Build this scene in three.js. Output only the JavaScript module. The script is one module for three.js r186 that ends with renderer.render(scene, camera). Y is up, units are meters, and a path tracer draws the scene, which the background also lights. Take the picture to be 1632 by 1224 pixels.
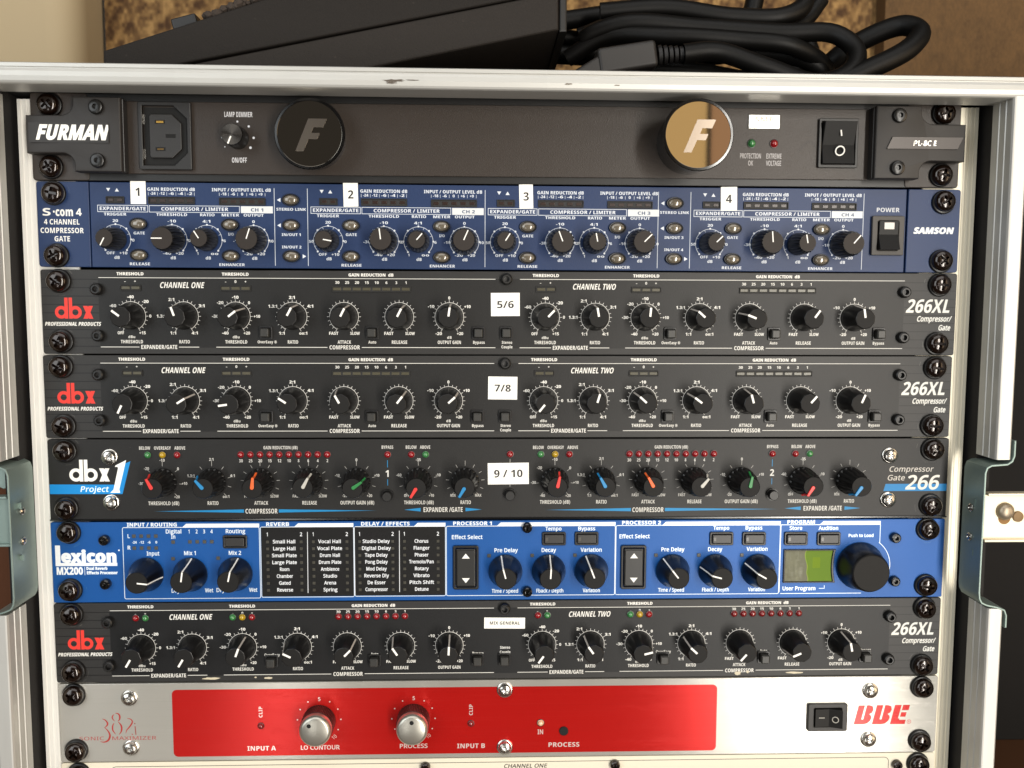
import * as THREE from 'three';
import { mergeGeometries, toCreasedNormals } from 'three/addons/utils/BufferGeometryUtils.js';
import { RoundedBoxGeometry } from 'three/addons/geometries/RoundedBoxGeometry.js';
import { RectAreaLightUniformsLib } from 'three/addons/lights/RectAreaLightUniformsLib.js';
import { Brush, Evaluator, SUBTRACTION } from 'three-bvh-csg';

// ------------------------------------------------------------------ camera, light, exposure
const K = 0.001, Y0 = 372;                        // drawing unit: mm; Y0 lifts the rack so that its case stands on the floor (y = 0)
const scene = new THREE.Scene();
scene.background = new THREE.Color().setRGB(0.03, 0.027, 0.024);
const camera = new THREE.PerspectiveCamera(44.94, 4 / 3, 0.02, 40);
camera.rotation.order = 'YXZ';
camera.position.set(-0.01076, (Y0 - 58.94) * K, 0.49101);
camera.rotation.set(-0.092, -0.0297, 0.003);
camera.focus = 0.485; camera.userData.fStop = 14;
const renderer = new THREE.WebGLRenderer({ antialias: true });
renderer.shadowMap.enabled = true;
renderer.toneMapping = THREE.LinearToneMapping;
renderer.toneMappingExposure = 1.08;
RectAreaLightUniformsLib.init();
function panelLight(name, color, intensity, w, h, pos, at) {   // sizes and places in metres, y measured from the top of the second unit
  const l = new THREE.RectAreaLight(new THREE.Color().setRGB(...color), intensity, w, h);
  l.name = name; l.position.set(pos[0], pos[1] + Y0 * K, pos[2]); l.lookAt(at[0], at[1] + Y0 * K, at[2]); scene.add(l); return l;
}
panelLight('window_right', [1, 0.95, 0.87], 32, 0.21, 2.0, [0.885, -0.3, 2.0], [0, -0.15, 0]);
panelLight('window_left', [0.93, 0.98, 1.0], 3.2, 1.0, 1.5, [-1.25, 0.35, 1.5], [0, -0.15, 0]);
panelLight('overhead_fill', [0.99, 0.97, 0.94], 1.9, 2.4, 1.6, [0.1, 1.7, 1.3], [0, -0.1, 0]);  // added soft fill from above, not a real ceiling source
panelLight('gold_reflection_light', [1, 0.66, 0.27], 0.5, 0.30, 0.7, [0.41, 0.38, 2.0], [0, 0.2, 0]);  // added light panel that the right lamp cap mirrors as gold
panelLight('brown_reflection_light', [1, 0.55, 0.28], 0.32, 0.14, 0.7, [0.648, 0.38, 2.0], [0, 0.2, 0]);  // added light panel for the brown side of the same reflection
panelLight('streak_light_right', [1, 0.95, 0.88], 12, 0.08, 1.1, [0.63, -0.75, 2.0], [0, -0.3, 0]);  // added strip light, set low, for a highlight streak on the brushed faceplate
panelLight('streak_light_left', [1, 0.97, 0.93], 7, 0.12, 1.1, [-0.56, -0.75, 2.0], [0, -0.3, 0]);  // added strip light for the fainter streak on the left of the red field
panelLight('warm_side', [1, 0.74, 0.46], 2.3, 0.7, 0.9, [1.15, -0.1, 0.65], [0, -0.1, 0]);

// ------------------------------------------------------------------ helpers
let seed = 7;
const rnd = () => { seed = (seed + 0x6d2b79f5) | 0; let t = Math.imul(seed ^ (seed >>> 15), 1 | seed); t = (t + Math.imul(t ^ (t >>> 7), 61 | t)) ^ t; return ((t ^ (t >>> 14)) >>> 0) / 4294967296; };
const D = Math.PI / 180, used = new Map();
function numbered(n) { const k = used.get(n) ?? 0; used.set(n, k + 1); return k ? `${n}_${String(k).padStart(3, '0')}` : n; }
function thing(name, label, category, [x, y, z] = [0, 0, 0], group) {
  const o = new THREE.Group(); o.name = numbered(name); o.position.set(x * K, (y + Y0) * K, z * K); o.userData = { label, category };
  if (group) o.userData.group = group; scene.add(o); return o;
}
const scaled = new WeakSet();
const toM = (g) => { if (!scaled.has(g)) { g.scale(K, K, K); scaled.add(g); } return g; };
function part(name, g, m, parent, x = 0, y = 0, z = 0, turn = 0, label) {
  const o = new THREE.Mesh(toM(g), m); o.name = name; o.position.set(x * K, y * K, z * K); o.rotation.z = turn;
  o.castShadow = o.receiveShadow = true; if (label) o.userData.label = label; parent.add(o); return o;
}
function struct(name, g, m, x, y, z) { const o = part(name, g, m, scene, x, y + Y0, z); o.userData.kind = 'structure'; return o; }
const cache = new Map(), memo = (k, f) => { if (!cache.has(k)) cache.set(k, f()); return cache.get(k); };
const box = (w, h, d, x = 0, y = 0, z = 0) => new THREE.BoxGeometry(w, h, d).translate(x, y, z);
const rbox = (w, h, d, r = 0.4, x = 0, y = 0, z = 0) => new RoundedBoxGeometry(w, h, d, 2, r).translate(x, y, z);
const plain = (g) => { const q = g.index ? g.toNonIndexed() : g; for (const n of Object.keys(q.attributes)) if (n !== 'position' && n !== 'normal') q.deleteAttribute(n); return q; };
const merge = (...gs) => mergeGeometries(gs.flat().map(plain));
function rrect(x0, y0, x1, y1, r = 1, corners = [1, 1, 1, 1]) {   // corner flags: bottom left, bottom right, top right, top left
  const s = new THREE.Shape(), [a, b, c, d] = corners.map((k) => k * r);
  s.moveTo(x0 + a, y0); s.lineTo(x1 - b, y0); if (b) s.absarc(x1 - b, y0 + b, b, -Math.PI / 2, 0); s.lineTo(x1, y1 - c); if (c) s.absarc(x1 - c, y1 - c, c, 0, Math.PI / 2);
  s.lineTo(x0 + d, y1); if (d) s.absarc(x0 + d, y1 - d, d, Math.PI / 2, Math.PI); s.lineTo(x0, y0 + a); if (a) s.absarc(x0 + a, y0 + a, a, Math.PI, 1.5 * Math.PI);
  return s;
}
function poly(pts) { const s = new THREE.Shape(); pts.forEach(([x, y], i) => (i ? s.lineTo(x, y) : s.moveTo(x, y))); s.closePath(); return s; }
const extrude = (shape, depth, bevel = 0, seg = 2) => new THREE.ExtrudeGeometry(shape, { depth: depth - 2 * bevel, bevelEnabled: bevel > 0, bevelThickness: bevel, bevelSize: bevel, bevelOffset: -bevel, bevelSegments: seg, curveSegments: 10 }).translate(0, 0, bevel);
function loft(profile, mod = () => 1, n = 48, crease = 0.5) {     // a turned body about z, its radius changed by mod(angle, k)
  const pos = [], ring = profile.map(([r, z], k) => Array.from({ length: n }, (_, i) => { const a = (i / n) * 2 * Math.PI, q = r * mod(a, k, z); return [q * Math.sin(a), q * Math.cos(a), z]; }));
  for (let k = 0; k + 1 < ring.length; k++) for (let i = 0; i < n; i++) {
    const j = (i + 1) % n, A = ring[k][i], B = ring[k][j], C = ring[k + 1][j], E = ring[k + 1][i];
    pos.push(...A, ...E, ...B, ...B, ...E, ...C);
  }
  const g = new THREE.BufferGeometry(); g.setAttribute('position', new THREE.Float32BufferAttribute(pos, 3)); g.computeVertexNormals();
  return toCreasedNormals(g, crease);
}
function strip(pts, w, t = 0.3) {   // a raised line in the plane x = 0 through [radius, z] points
  return merge(pts.slice(1).map(([r1, z1], i) => { const [r0, z0] = pts[i], l = Math.hypot(r1 - r0, z1 - z0), a = Math.atan2(z1 - z0, r1 - r0); return box(w, l + t * 0.6, t).rotateX(a).translate(0, (r0 + r1) / 2, (z0 + z1) / 2); }));
}
const lin = (hex) => new THREE.Color(hex);
const std = (hex, roughness = 0.5, metalness = 0, more = {}) => new THREE.MeshPhysicalMaterial({ color: lin(hex), roughness, metalness, ...more });

// noise textures
function noiseTex(n, f, repeat = 1) {
  const a = new Uint8Array(n * n * 4);
  for (let y = 0; y < n; y++) for (let x = 0; x < n; x++) { const v = f(x, y); a.set([v, v, v, 255], (y * n + x) * 4); }
  const t = new THREE.DataTexture(a, n, n); t.wrapS = t.wrapT = THREE.RepeatWrapping; t.magFilter = t.minFilter = THREE.LinearFilter; t.repeat.set(repeat, repeat); t.needsUpdate = true; return t;
}
function lattice(n) { const v = Array.from({ length: n * n }, rnd); return (x, y) => { const xi = Math.floor(x), yi = Math.floor(y), fx = x - xi, fy = y - yi, s = fx * fx * (3 - 2 * fx), u = fy * fy * (3 - 2 * fy), q = (i, j) => v[(((j % n) + n) % n) * n + (((i % n) + n) % n)]; return (q(xi, yi) * (1 - s) + q(xi + 1, yi) * s) * (1 - u) + (q(xi, yi + 1) * (1 - s) + q(xi + 1, yi + 1) * s) * u; }; }
const grainA = lattice(64), grainB = lattice(128);
const grain = noiseTex(256, (x, y) => 255 * (0.5 * grainA(x / 4, y / 4) + 0.5 * grainB(x / 2, y / 2))); grain.channel = 1;
const grain0 = grain.clone(); grain0.channel = 0; grain0.repeat.set(1 / 40, 1 / 40);
const dusty = noiseTex(512, () => 128 + 24 * (rnd() - 0.5)); { const a = dusty.image.data, put = (x, y, v) => { const o = (((y & 511) * 512) + (x & 511)) * 4; a[o] = a[o + 1] = a[o + 2] = v; }; for (let i = 0; i < 90; i++) { const x = (rnd() * 512) | 0, y = (rnd() * 512) | 0, v = 170 + 85 * rnd(), n = rnd() < 0.2 ? 4 : 2; for (let j = 0; j < n; j++) for (let k = 0; k < n; k++) put(x + j, y + k, v); } for (let i = 0; i < 24; i++) { let x = rnd() * 512, y = rnd() * 512; const d = rnd() * 6.28; for (let j = 0; j < 30; j++) { x += Math.cos(d); y += Math.sin(d); put(x | 0, y | 0, 165); } } } dusty.repeat.set(1 / 110, 1 / 110);
const brushRows = Array.from({ length: 512 }, rnd), brushL = lattice(32);
const brushed = noiseTex(512, (x, y) => 255 * (0.55 * brushRows[y] + 0.45 * brushL(x / 64 + brushRows[y] * 7, y / 16))); brushed.channel = 1;
const wearL = lattice(32), wearS = lattice(128);
const wear = noiseTex(512, (x, y) => 255 * (0.30 + 0.35 * wearL(x / 16, y / 16) + 0.25 * wearS(x / 4, y / 4)));   // roughness of worn metal

// materials
const black = std('#161514', 0.42), blackSoft = std('#1b1a19', 0.6), blackGloss = std('#0b0a0a', 0.16, 0, { clearcoat: 0.4, clearcoatRoughness: 0.15 }), hole = std('#050505', 0.8);
const screwBlack = std('#1f130c', 0.17, 0.5, { clearcoat: 0.7, clearcoatRoughness: 0.12 }), washerBlack = std('#0c0b0b', 0.38);
const white = std('#f2f0ea', 0.5), steel = std('#c9c6c0', 0.22, 1), zinc = std('#85958f', 0.75, 0.6, { roughnessMap: wear }), alu = std('#c2c1bc', 0.46, 0.5), aluDark = std('#a9a69e', 0.45, 0.6);
const aluStreak = noiseTex(512, (x, y) => 255 * (0.94 + 0.04 * wearL(x / 16, y / 128) + 0.02 * wearS(x / 4, y / 64))); aluStreak.repeat.set(1 / 60, 1 / 60); alu.map = aluStreak;
const segOlive = std('#4a4636', 0.3), segBrown = std('#2b1c16', 0.3), segGrey = std('#45443f', 0.35);
const led = { red: std('#8c0f17', 0.15, 0, { clearcoat: 1, clearcoatRoughness: 0.05 }), green: std('#3a7d45', 0.15, 0, { clearcoat: 1, clearcoatRoughness: 0.05 }), yellow: std('#b08f18', 0.15, 0, { clearcoat: 1, clearcoatRoughness: 0.05 }), amber: std('#d9b08a', 0.2, 0, { clearcoat: 1 }), dim: std('#7a1416', 0.15, 0, { clearcoat: 1 }) };

// ------------------------------------------------------------------ printed faceplates
const S = 8.452, TW = 2048, TH = 784, HALF = 241.6;
class Print {                                                      // the silk screen of one faceplate, in mm from its centre; left half in the upper strip, right half in the lower
  constructor(base, draw, dust = 1) {
    this.c = document.createElement('canvas'); this.c.width = TW; this.c.height = TH; this.g = this.c.getContext('2d');
    this.g.fillStyle = base; this.g.fillRect(0, 0, TW, TH);
    for (const h of [0, 1]) {
      const g = this.g; this.h = h; seed = 99; g.save(); g.beginPath(); g.rect(0, h * 384, TW, 380); g.clip();
      draw(this); this.dust(dust); g.restore();
    }
    this.tex = new THREE.CanvasTexture(this.c); this.tex.colorSpace = THREE.SRGBColorSpace; this.tex.magFilter = THREE.LinearFilter;
  }
  X(x) { return (x - (this.h ? -0.7 : -HALF)) * S; }
  Y(y) { return this.h * 384 + (22.4 - y) * S; }
  dust(k) { const g = this.g; for (let i = 0; i < 420 * k; i++) { const x = (rnd() - 0.5) * 483, y = (rnd() - 0.5) * 44, r = 0.05 + 0.13 * rnd() ** 3, b = 90 + 120 * rnd(); g.fillStyle = `rgba(${b},${b},${b - 12},${0.10 + 0.25 * rnd() * rnd()})`; g.beginPath(); g.arc(this.X(x), this.Y(y), r * S, 0, 7); g.fill(); }
    for (const sx of [-231, 231]) for (const sy of [16, -15.5]) for (let i = 0; i < 5; i++) { const a = rnd() * 6.28, r = 6.2 + 1.6 * rnd(), l = 0.15 + 0.5 * rnd(); g.strokeStyle = `rgba(185,178,165,${0.15 + 0.3 * rnd() * k})`; g.lineWidth = 0.8 + 1.4 * rnd(); g.beginPath(); g.arc(this.X(sx), this.Y(sy), r * S, a, a + l); g.stroke(); }
    for (let i = 0; i < 14 * k; i++) { const x = (rnd() - 0.5) * 483, y = (rnd() - 0.5) * 44, l = 2 + 6 * rnd(), a = rnd() * 6; g.strokeStyle = `rgba(150,145,135,${0.05 + 0.07 * rnd()})`; g.lineWidth = 0.7; g.beginPath(); g.moveTo(this.X(x), this.Y(y)); g.lineTo(this.X(x + l * Math.cos(a)), this.Y(y + l * Math.sin(a) * 0.5)); g.stroke(); } }
  rect(x0, y0, x1, y1, col) { this.g.fillStyle = col; this.g.fillRect(this.X(x0), this.Y(y1), (x1 - x0) * S, (y1 - y0) * S); }
  frame(x0, y0, x1, y1, col, w = 0.3, r = 0) { const g = this.g; g.strokeStyle = col; g.lineWidth = w * S; g.beginPath(); g.roundRect(this.X(x0), this.Y(y1), (x1 - x0) * S, (y1 - y0) * S, r * S); g.stroke(); }
  path(pts, col, fill = true, w = 0.3) { const g = this.g; g.beginPath(); pts.forEach(([x, y], i) => (i ? g.lineTo(this.X(x), this.Y(y)) : g.moveTo(this.X(x), this.Y(y)))); if (fill) { g.closePath(); g.fillStyle = col; g.fill(); } else { g.strokeStyle = col; g.lineWidth = w * S; g.stroke(); } }
  line(x0, y0, x1, y1, col = '#e9e7e0', w = 0.35) { this.path([[x0, y0], [x1, y1]], col, false, w); }
  dot(x, y, r, col) { this.g.fillStyle = col; this.g.beginPath(); this.g.arc(this.X(x), this.Y(y), r * S, 0, 7); this.g.fill(); }
  arc(x, y, r, a0, a1, col, w) { const g = this.g; g.strokeStyle = col; g.lineWidth = w * S; g.beginPath(); const m = (a0 + a1) / 2; g.arc(this.X(x), this.Y(y), r * S, (a0 - 90) * D, (m - 90) * D); g.stroke(); g.beginPath(); g.arc(this.X(x), this.Y(y), r * S, (m - 90.5) * D, (a1 - 90) * D); g.stroke(); }   // clock angles in degrees
  curve(f, col, w, n = 40) { for (let i = 0; i < n; i++) { const a = f(i / n), b = f((i + 1) / n); this.g.lineCap = 'round'; this.line(a[0], a[1], b[0], b[1], col, w((i + 0.5) / n)); } this.g.lineCap = 'butt'; }
  T(s, x, y, h, w, o = {}) {                                       // centred on x and on the middle of its capitals; h = capital height, w = width
    const g = this.g, px = (h * S) / 0.714; g.save(); g.font = `${o.light ? '' : 'bold '}${px}px ${o.serif ? 'serif' : 'sans-serif'}`; g.textAlign = 'center'; g.textBaseline = 'alphabetic';
    const nat = g.measureText(s).width, k = w ? (w * S) / nat : 0.8; g.translate(this.X(x), this.Y(y)); if (o.turn) g.rotate(o.turn);
    g.transform(k, 0, o.italic ? -0.2 : 0, 1, 0, 0); g.fillStyle = o.col ?? '#e9e7e0'; g.fillText(s, 0, (h * S) / 2);
    if (o.fat) { g.strokeStyle = g.fillStyle; g.lineWidth = o.fat * S; g.lineJoin = 'round'; g.strokeText(s, 0, (h * S) / 2); }
    g.restore();
  }
}
function pieceGeo(x0, x1, y0, y1, depth, z = 0, r = 1.3, flags = [1, 1, 1, 1]) {   // plate with its printed front; uv0 = print, uv1 = millimetres / 20
  const i = 0.3, uvOf = (x, y, h) => [((x - (h ? -0.7 : -HALF)) * S) / TW, 1 - (h * 384 + (22.4 - y) * S) / TH], out = [];
  const body = extrude(rrect(x0, y0, x1, y1, r, flags), depth, i, 2).translate(0, 0, -depth - 0.03);
  out.push([body, null]);
  const mid = 0, cuts = x0 < mid && x1 > mid ? [[x0 + i, mid, 0, [flags[0], 0, 0, flags[3]]], [mid, x1 - i, 1, [0, flags[1], flags[2], 0]]] : [[x0 + i, x1 - i, x0 >= mid ? 1 : 0, flags]];
  for (const [a, b, h, f] of cuts) out.push([new THREE.ShapeGeometry(rrect(a, y0 + i, b, y1 - i, r - i > 0 ? r - i : 0, f), 8).toNonIndexed(), h]);
  return mergeGeometries(out.map(([g, h]) => {
    const p = g.attributes.position, uv = new Float32Array(p.count * 2), u1 = new Float32Array(p.count * 2);
    for (let k = 0; k < p.count; k++) { const x = p.getX(k), y = p.getY(k); uv.set(h === null ? [0.4 + x * 1e-5, 1 - 775 / TH + y * 1e-5] : uvOf(x, y, h), k * 2); u1.set([x / 20, y / 20], k * 2); }
    g.setAttribute('uv', new THREE.BufferAttribute(uv, 2)); g.setAttribute('uv1', new THREE.BufferAttribute(u1, 2)); return g.translate(0, 0, z);
  }));
}
const faceMat = (print, rough = 0.46, more = {}) => new THREE.MeshPhysicalMaterial({ map: print.tex, roughness: rough, specularIntensity: 0.7, bumpMap: grain, bumpScale: 0.00003, ...more });

// ------------------------------------------------------------------ hardware
const screwHead = (() => {
  const dome = loft([[0, 0], [5.35, 0], [5.45, 0.9], [5.2, 2.2], [4.4, 3.1], [3.1, 3.65], [1.4, 3.9], [0.01, 3.95]], () => 1, 40, 0.9);
  const b = (w, l) => { const g = new THREE.CylinderGeometry(1, 0.72, 4, 4, 1).rotateY(Math.PI / 4).rotateX(Math.PI / 2).scale(w / 1.414, l / 1.414, 1).translate(0, 0, 3.4); return new Brush(g); };
  const ev = new Evaluator(); ev.attributes = ['position', 'normal']; ev.useGroups = false;
  const base = new Brush(plain(dome)), c1 = b(1.5, 6.6), c2 = b(6.6, 1.5); c1.geometry = plain(c1.geometry); c2.geometry = plain(c2.geometry); for (const q of [base, c1, c2]) q.updateMatrixWorld();
  let r = ev.evaluate(base, c1, SUBTRACTION); r = ev.evaluate(r, c2, SUBTRACTION); return toCreasedNormals(r.geometry.clone(), 0.6);
})();
const washer = loft([[0.1, 0], [6.25, 0], [6.25, 0.7], [5.9, 1.3], [5.5, 1.5], [3, 1.5]], () => 1, 40);
function rackScrew(u, x, y, z = 0) {
  const s = part('rack_screw', screwHead, screwBlack, u, x, y, z + 1.45, rnd() * 6.28); s.rotation.order = 'ZXY'; s.rotation.x = (rnd() - 0.5) * 0.07; s.rotation.y = (rnd() - 0.5) * 0.07;
  part('washer', washer, washerBlack, s, 0.25, -0.15, -1.4);
}
const rackScrews = (u, xs = 231.4, yt = 16.1, yb = -15.6, z = 0) => { for (const s of [-1, 1]) for (const y of [yt, yb]) rackScrew(u, s * xs + (rnd() - 0.5) * 0.6, y + (rnd() - 0.5) * 0.6, z); };
function socketHead(r, h, rh) { return memo(`sock${r},${h},${rh}`, () => { const hex = (a) => 1 / Math.cos(((a + Math.PI / 6) % (Math.PI / 3)) - Math.PI / 6); return loft([[0.01, 0], [r, 0], [r, h * 0.55], [r * 0.9, h * 0.85], [r * 0.7, h], [rh * 1.1, h], [rh, h - 0.2], [rh, h * 0.35], [0.01, h * 0.3]], (a, k) => (k >= 6 && k <= 7 ? hex(a) : 1), 36); }); }
const hexScrew = (u, x, y, z = 0) => part('socket_screw', socketHead(3.1, 3.4, 1.35), std('#121110', 0.4), u, x, y, z, rnd());
const smallScrew = (u, x, y, z = 0) => part('socket_screw', socketHead(2.85, 3, 1.1), blackGloss, u, x, y, z, rnd());
const silverHead = loft([[0.01, 0], [4.3, 0], [4.3, 0.7], [3.9, 1.0], [3.6, 1.05], [3.5, 1.6], [3.0, 2.5], [2.1, 2.9], [1.45, 3.0], [1.2, 2.2], [0.01, 1.9]], (a, k) => (k >= 8 && k <= 9 ? 1 - 0.22 * Math.cos(6 * a) : 1), 48);
const silverScrew = (u, x, y, z = 0) => part('silver_screw', silverHead, steel, u, x, y, z, rnd());
const ledDome = loft([[1.75, 0], [1.75, 0.4], [1.55, 0.5], [1.5, 0.9], [1.2, 1.5], [0.7, 1.85], [0.01, 1.95]], () => 1, 20, 1);
const ledRim = loft([[2.05, 0], [2.05, 0.35], [1.75, 0.4], [1.7, 0.1]], () => 1, 20);
const lamp = (u, x, y, c, z = 0, r = 1) => { const o = part('led', ledDome, led[c], u, x, y, z); o.scale.setScalar(r); part('led_rim', ledRim, washerBlack, o, 0, 0, 0); return o; };
function ledWindow(u, x, y, n, w, h, pitch, sw, sh, m, z = 0) {
  const g = memo(`win${w},${h}`, () => { const s = rrect(-w / 2, -h / 2, w / 2, h / 2, 0.35); s.holes.push(rrect(-w / 2 + 0.45, -h / 2 + 0.45, w / 2 - 0.45, h / 2 - 0.45, 0.2)); return merge(extrude(s, 0.7, 0.1, 1), box(w - 0.8, h - 0.8, 0.1, 0, 0, 0.06)); });
  const b = part('led_window', g, blackSoft, u, x, y, z);
  for (let i = 0; i < n; i++) part('led_segment', memo(`seg${sw},${sh}`, () => rbox(sw, sh, 0.35, 0.15, 0, 0, 0.25)), m, b, (i - (n - 1) / 2) * pitch, 0, 0);
  return b;
}
function squareButton(u, x, y, z = 0) {
  const b = part('push_button', memo('sqb', () => merge(rbox(4.6, 4.6, 4.4, 0.6, 0, 0, 2.2), rbox(3.7, 3.7, 0.5, 0.2, 0, 0, 4.45))), std('#2d2c29', 0.42), u, x, y, z);
  part('button_bezel', memo('sqz', () => { const s = rrect(-3.4, -3.4, 3.4, 3.4, 0.7); s.holes.push(rrect(-2.45, -2.45, 2.45, 2.45, 0.4)); return extrude(s, 0.9, 0.2, 2); }), washerBlack, b, 0, 0, 0); return b;
}
function roundButton(u, x, y) { const b = part('push_button', loftMemo('rb', [[2.6, 0], [2.6, 3.6], [2.3, 4], [0.01, 4]]), black, u, x, y); part('button_bezel', loftMemo('rbz', [[3.4, 0], [3.3, 0.9], [2.8, 0.9], [2.7, 0]]), washerBlack, b); return b; }
const loftMemo = (k, p, m, n) => memo('loft' + k, () => loft(p, m, n));
function ovalButton(u, x, y) {
  const lens = std('#6f675a', 0.16, 0.15, { clearcoat: 1, clearcoatRoughness: 0.08 });
  const b = part('oval_button', memo('oval', () => loft([[1, 0], [1, 0.8], [0.94, 1.4], [0.75, 1.95], [0.4, 2.3], [0.01, 2.4]], () => 1, 32, 1).scale(3.7, 2.45, 1)), lensMat ??= lens, u, x, y);
  part('button_bezel', memo('ovalz', () => loft([[1.0, 0], [1.0, 0.7], [0.94, 0.95], [0.86, 0.9], [0.85, 0.1]], () => 1, 32, 0.7).scale(4.55, 3.15, 1)), washerBlack, b); return b;
}
let lensMat;
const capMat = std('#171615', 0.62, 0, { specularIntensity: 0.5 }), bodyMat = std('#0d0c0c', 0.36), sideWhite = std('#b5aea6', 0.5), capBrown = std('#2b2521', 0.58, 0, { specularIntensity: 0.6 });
const flute = (n, d) => (a) => 1 - d * (0.5 - 0.5 * Math.cos(n * a)) ** 2;
function knob(u, kind, x, y, angle, tint) {
  const z = 0.3; let k;
  if (kind === 'dbx') {
    k = part('knob', memo('kd', () => loft([[6.6, 0], [7.0, 0.4], [6.9, 2.5], [6.0, 9], [5.35, 14.4], [5.1, 15], [4.9, 15.1]], (a, q) => (q >= 2 ? 1 - 0.018 * (1 - Math.cos(9 * a)) : 1), 72, 0.7)), bodyMat, u, x, y, z, -angle * D);
    part('knob_cap', memo('kdc', () => loft([[4.92, 15.05], [4.85, 15.2], [0.01, 15.25]], (a) => 1 - 0.018 * (1 - Math.cos(9 * a)), 72)), capMat, k);
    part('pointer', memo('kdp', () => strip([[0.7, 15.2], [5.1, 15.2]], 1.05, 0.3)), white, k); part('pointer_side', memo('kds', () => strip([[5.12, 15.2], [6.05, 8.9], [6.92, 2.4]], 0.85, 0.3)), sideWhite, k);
  } else if (kind === 'scomL' || kind === 'scomS') {
    const L = kind === 'scomL', R = L ? 7.0 : 5.9, C = L ? 5.5 : 4.35, H = L ? 14.6 : 14;
    k = part('knob', memo('k' + kind, () => loft([[R, 0], [R, 0.8], [R * 0.97, 4], [(R + C) / 2 + 0.3, H * 0.75], [C + 0.25, H - 0.5], [C, H], [C - 0.1, H]], (a, q) => (q >= 2 && q < 6 ? flute(L ? 20 : 18, 0.09)(a) : 1), 120, 0.6)), bodyMat, u, x, y, z, -angle * D);
    part('knob_cap', memo('kc' + kind, () => loft([[C - 0.05, H - 0.05], [C - 0.2, H + 0.2], [0.01, H + 0.22]], (a, q) => (q ? 1 : flute(L ? 20 : 18, 0.05)(a)), 72)), capBrown, k);
    part('pointer', memo('kp' + kind, () => strip([[0, H + 0.2], [C - 0.2, H + 0.2]], 0.55, 0.25)), white, k);
  } else if (kind === 'project') {
    k = part('knob', memo('kq', () => loft([[7.5, 0], [7.5, 1.2], [7.3, 1.7], [7.0, 8], [6.3, 11], [5.5, 13], [5.35, 16.3], [5.0, 16.8]], (a, q) => (q >= 2 && q <= 5 ? flute(16, q <= 3 ? 0.10 : 0.05)(a) : 1), 112, 0.6)), bodyMat, u, x, y, z, -angle * D);
    part('knob_cap', memo('kqc', () => loft([[5.02, 16.75], [0.01, 16.85]], () => 1, 48)), capMat, k);
    const names = { '#d8342f': 'red', '#1a7fb8': 'blue', '#e8642a': 'orange', '#b9b6ae': 'grey', '#237a3c': 'green' };
    part('pointer', memo('kqp', () => { const s = new THREE.Shape(); s.moveTo(-0.95, 0); s.absarc(0, 0, 0.95, Math.PI, 2 * Math.PI); s.lineTo(0.6, 5.2); s.lineTo(-0.6, 5.2); s.closePath(); return merge(extrude(s, 1.2, 0.2, 2).translate(0, 0.6, 16.3), strip([[5.6, 16.8], [5.7, 13.4], [6.9, 10.2]], 0.9, 0.6)); }), memo('ptr' + tint, () => std(tint, 0.4)), k, 0, 0, 0, 0, `${names[tint]} pointer`);
  } else if (kind === 'lexS') {
    k = part('knob', memo('kl', () => loft([[9.1, 0], [9.2, 0.5], [9.1, 1.5], [8.2, 4], [6.9, 9], [5.9, 14.3], [5.6, 15.2]], () => 1, 64, 0.8)), std('#0d0d10', 0.28), u, x, y, z, -angle * D);
    part('knob_cap', memo('klc', () => loft([[5.62, 15.15], [5.3, 15.5], [0.01, 15.55]], () => 1, 48)), capMat, k);
    part('pointer', memo('klp', () => strip([[0.4, 15.5], [5.4, 15.5]], 0.75, 0.25)), white, k); part('pointer_side', memo('kls', () => strip([[5.75, 15.1], [6.95, 9], [8.25, 4], [9.05, 1.7]], 0.7, 0.25)), white, k);
  } else if (kind === 'lexL') {
    k = part('knob', memo('kL', () => loft([[13.1, 0], [13.2, 0.6], [12.9, 2], [11.7, 6], [10.6, 13.2], [10.0, 14.4]], () => 1, 80, 0.8)), std('#0d0d10', 0.28), u, x, y, z);
    part('knob_cap', memo('kLc', () => loft([[10.02, 14.35], [9.5, 14.9], [0.01, 15]], () => 1, 64)), capMat, k);
  } else if (kind === 'bbe') {
    k = part('knob', memo('kb', () => loft([[9, 0], [9, 0.6], [8.9, 8.6], [8.3, 9]], (a, q, zz) => (q >= 1 && q <= 2 ? 1 - 0.02 * (1 - Math.cos(60 * a + (q - 1) * 2)) : 1), 240, 0.5)), std('#3b2220', 0.42, 0.3), u, x, y, z, -angle * D);
    part('knob_cap', memo('kbc', () => loft([[8.5, 8.9], [8.55, 11.6], [8.3, 12.7], [7.6, 13.5], [6.6, 13.9], [0.01, 14]], () => 1, 72, 0.9)), std('#b5b2a8', 0.33, 0.85), k);
    part('pointer_dot', memo('kbp', () => merge(new THREE.RingGeometry(0.6, 1.15, 24).translate(0, 4.6, 14.03), new THREE.CircleGeometry(0.62, 20).translate(0, 4.6, 14.02))), hole, k);
  }
  k.rotation.order = 'YXZ'; k.rotation.x = (rnd() - 0.5) * 0.03; k.rotation.y = (rnd() - 0.5) * 0.03;
  return k;
}
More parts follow.
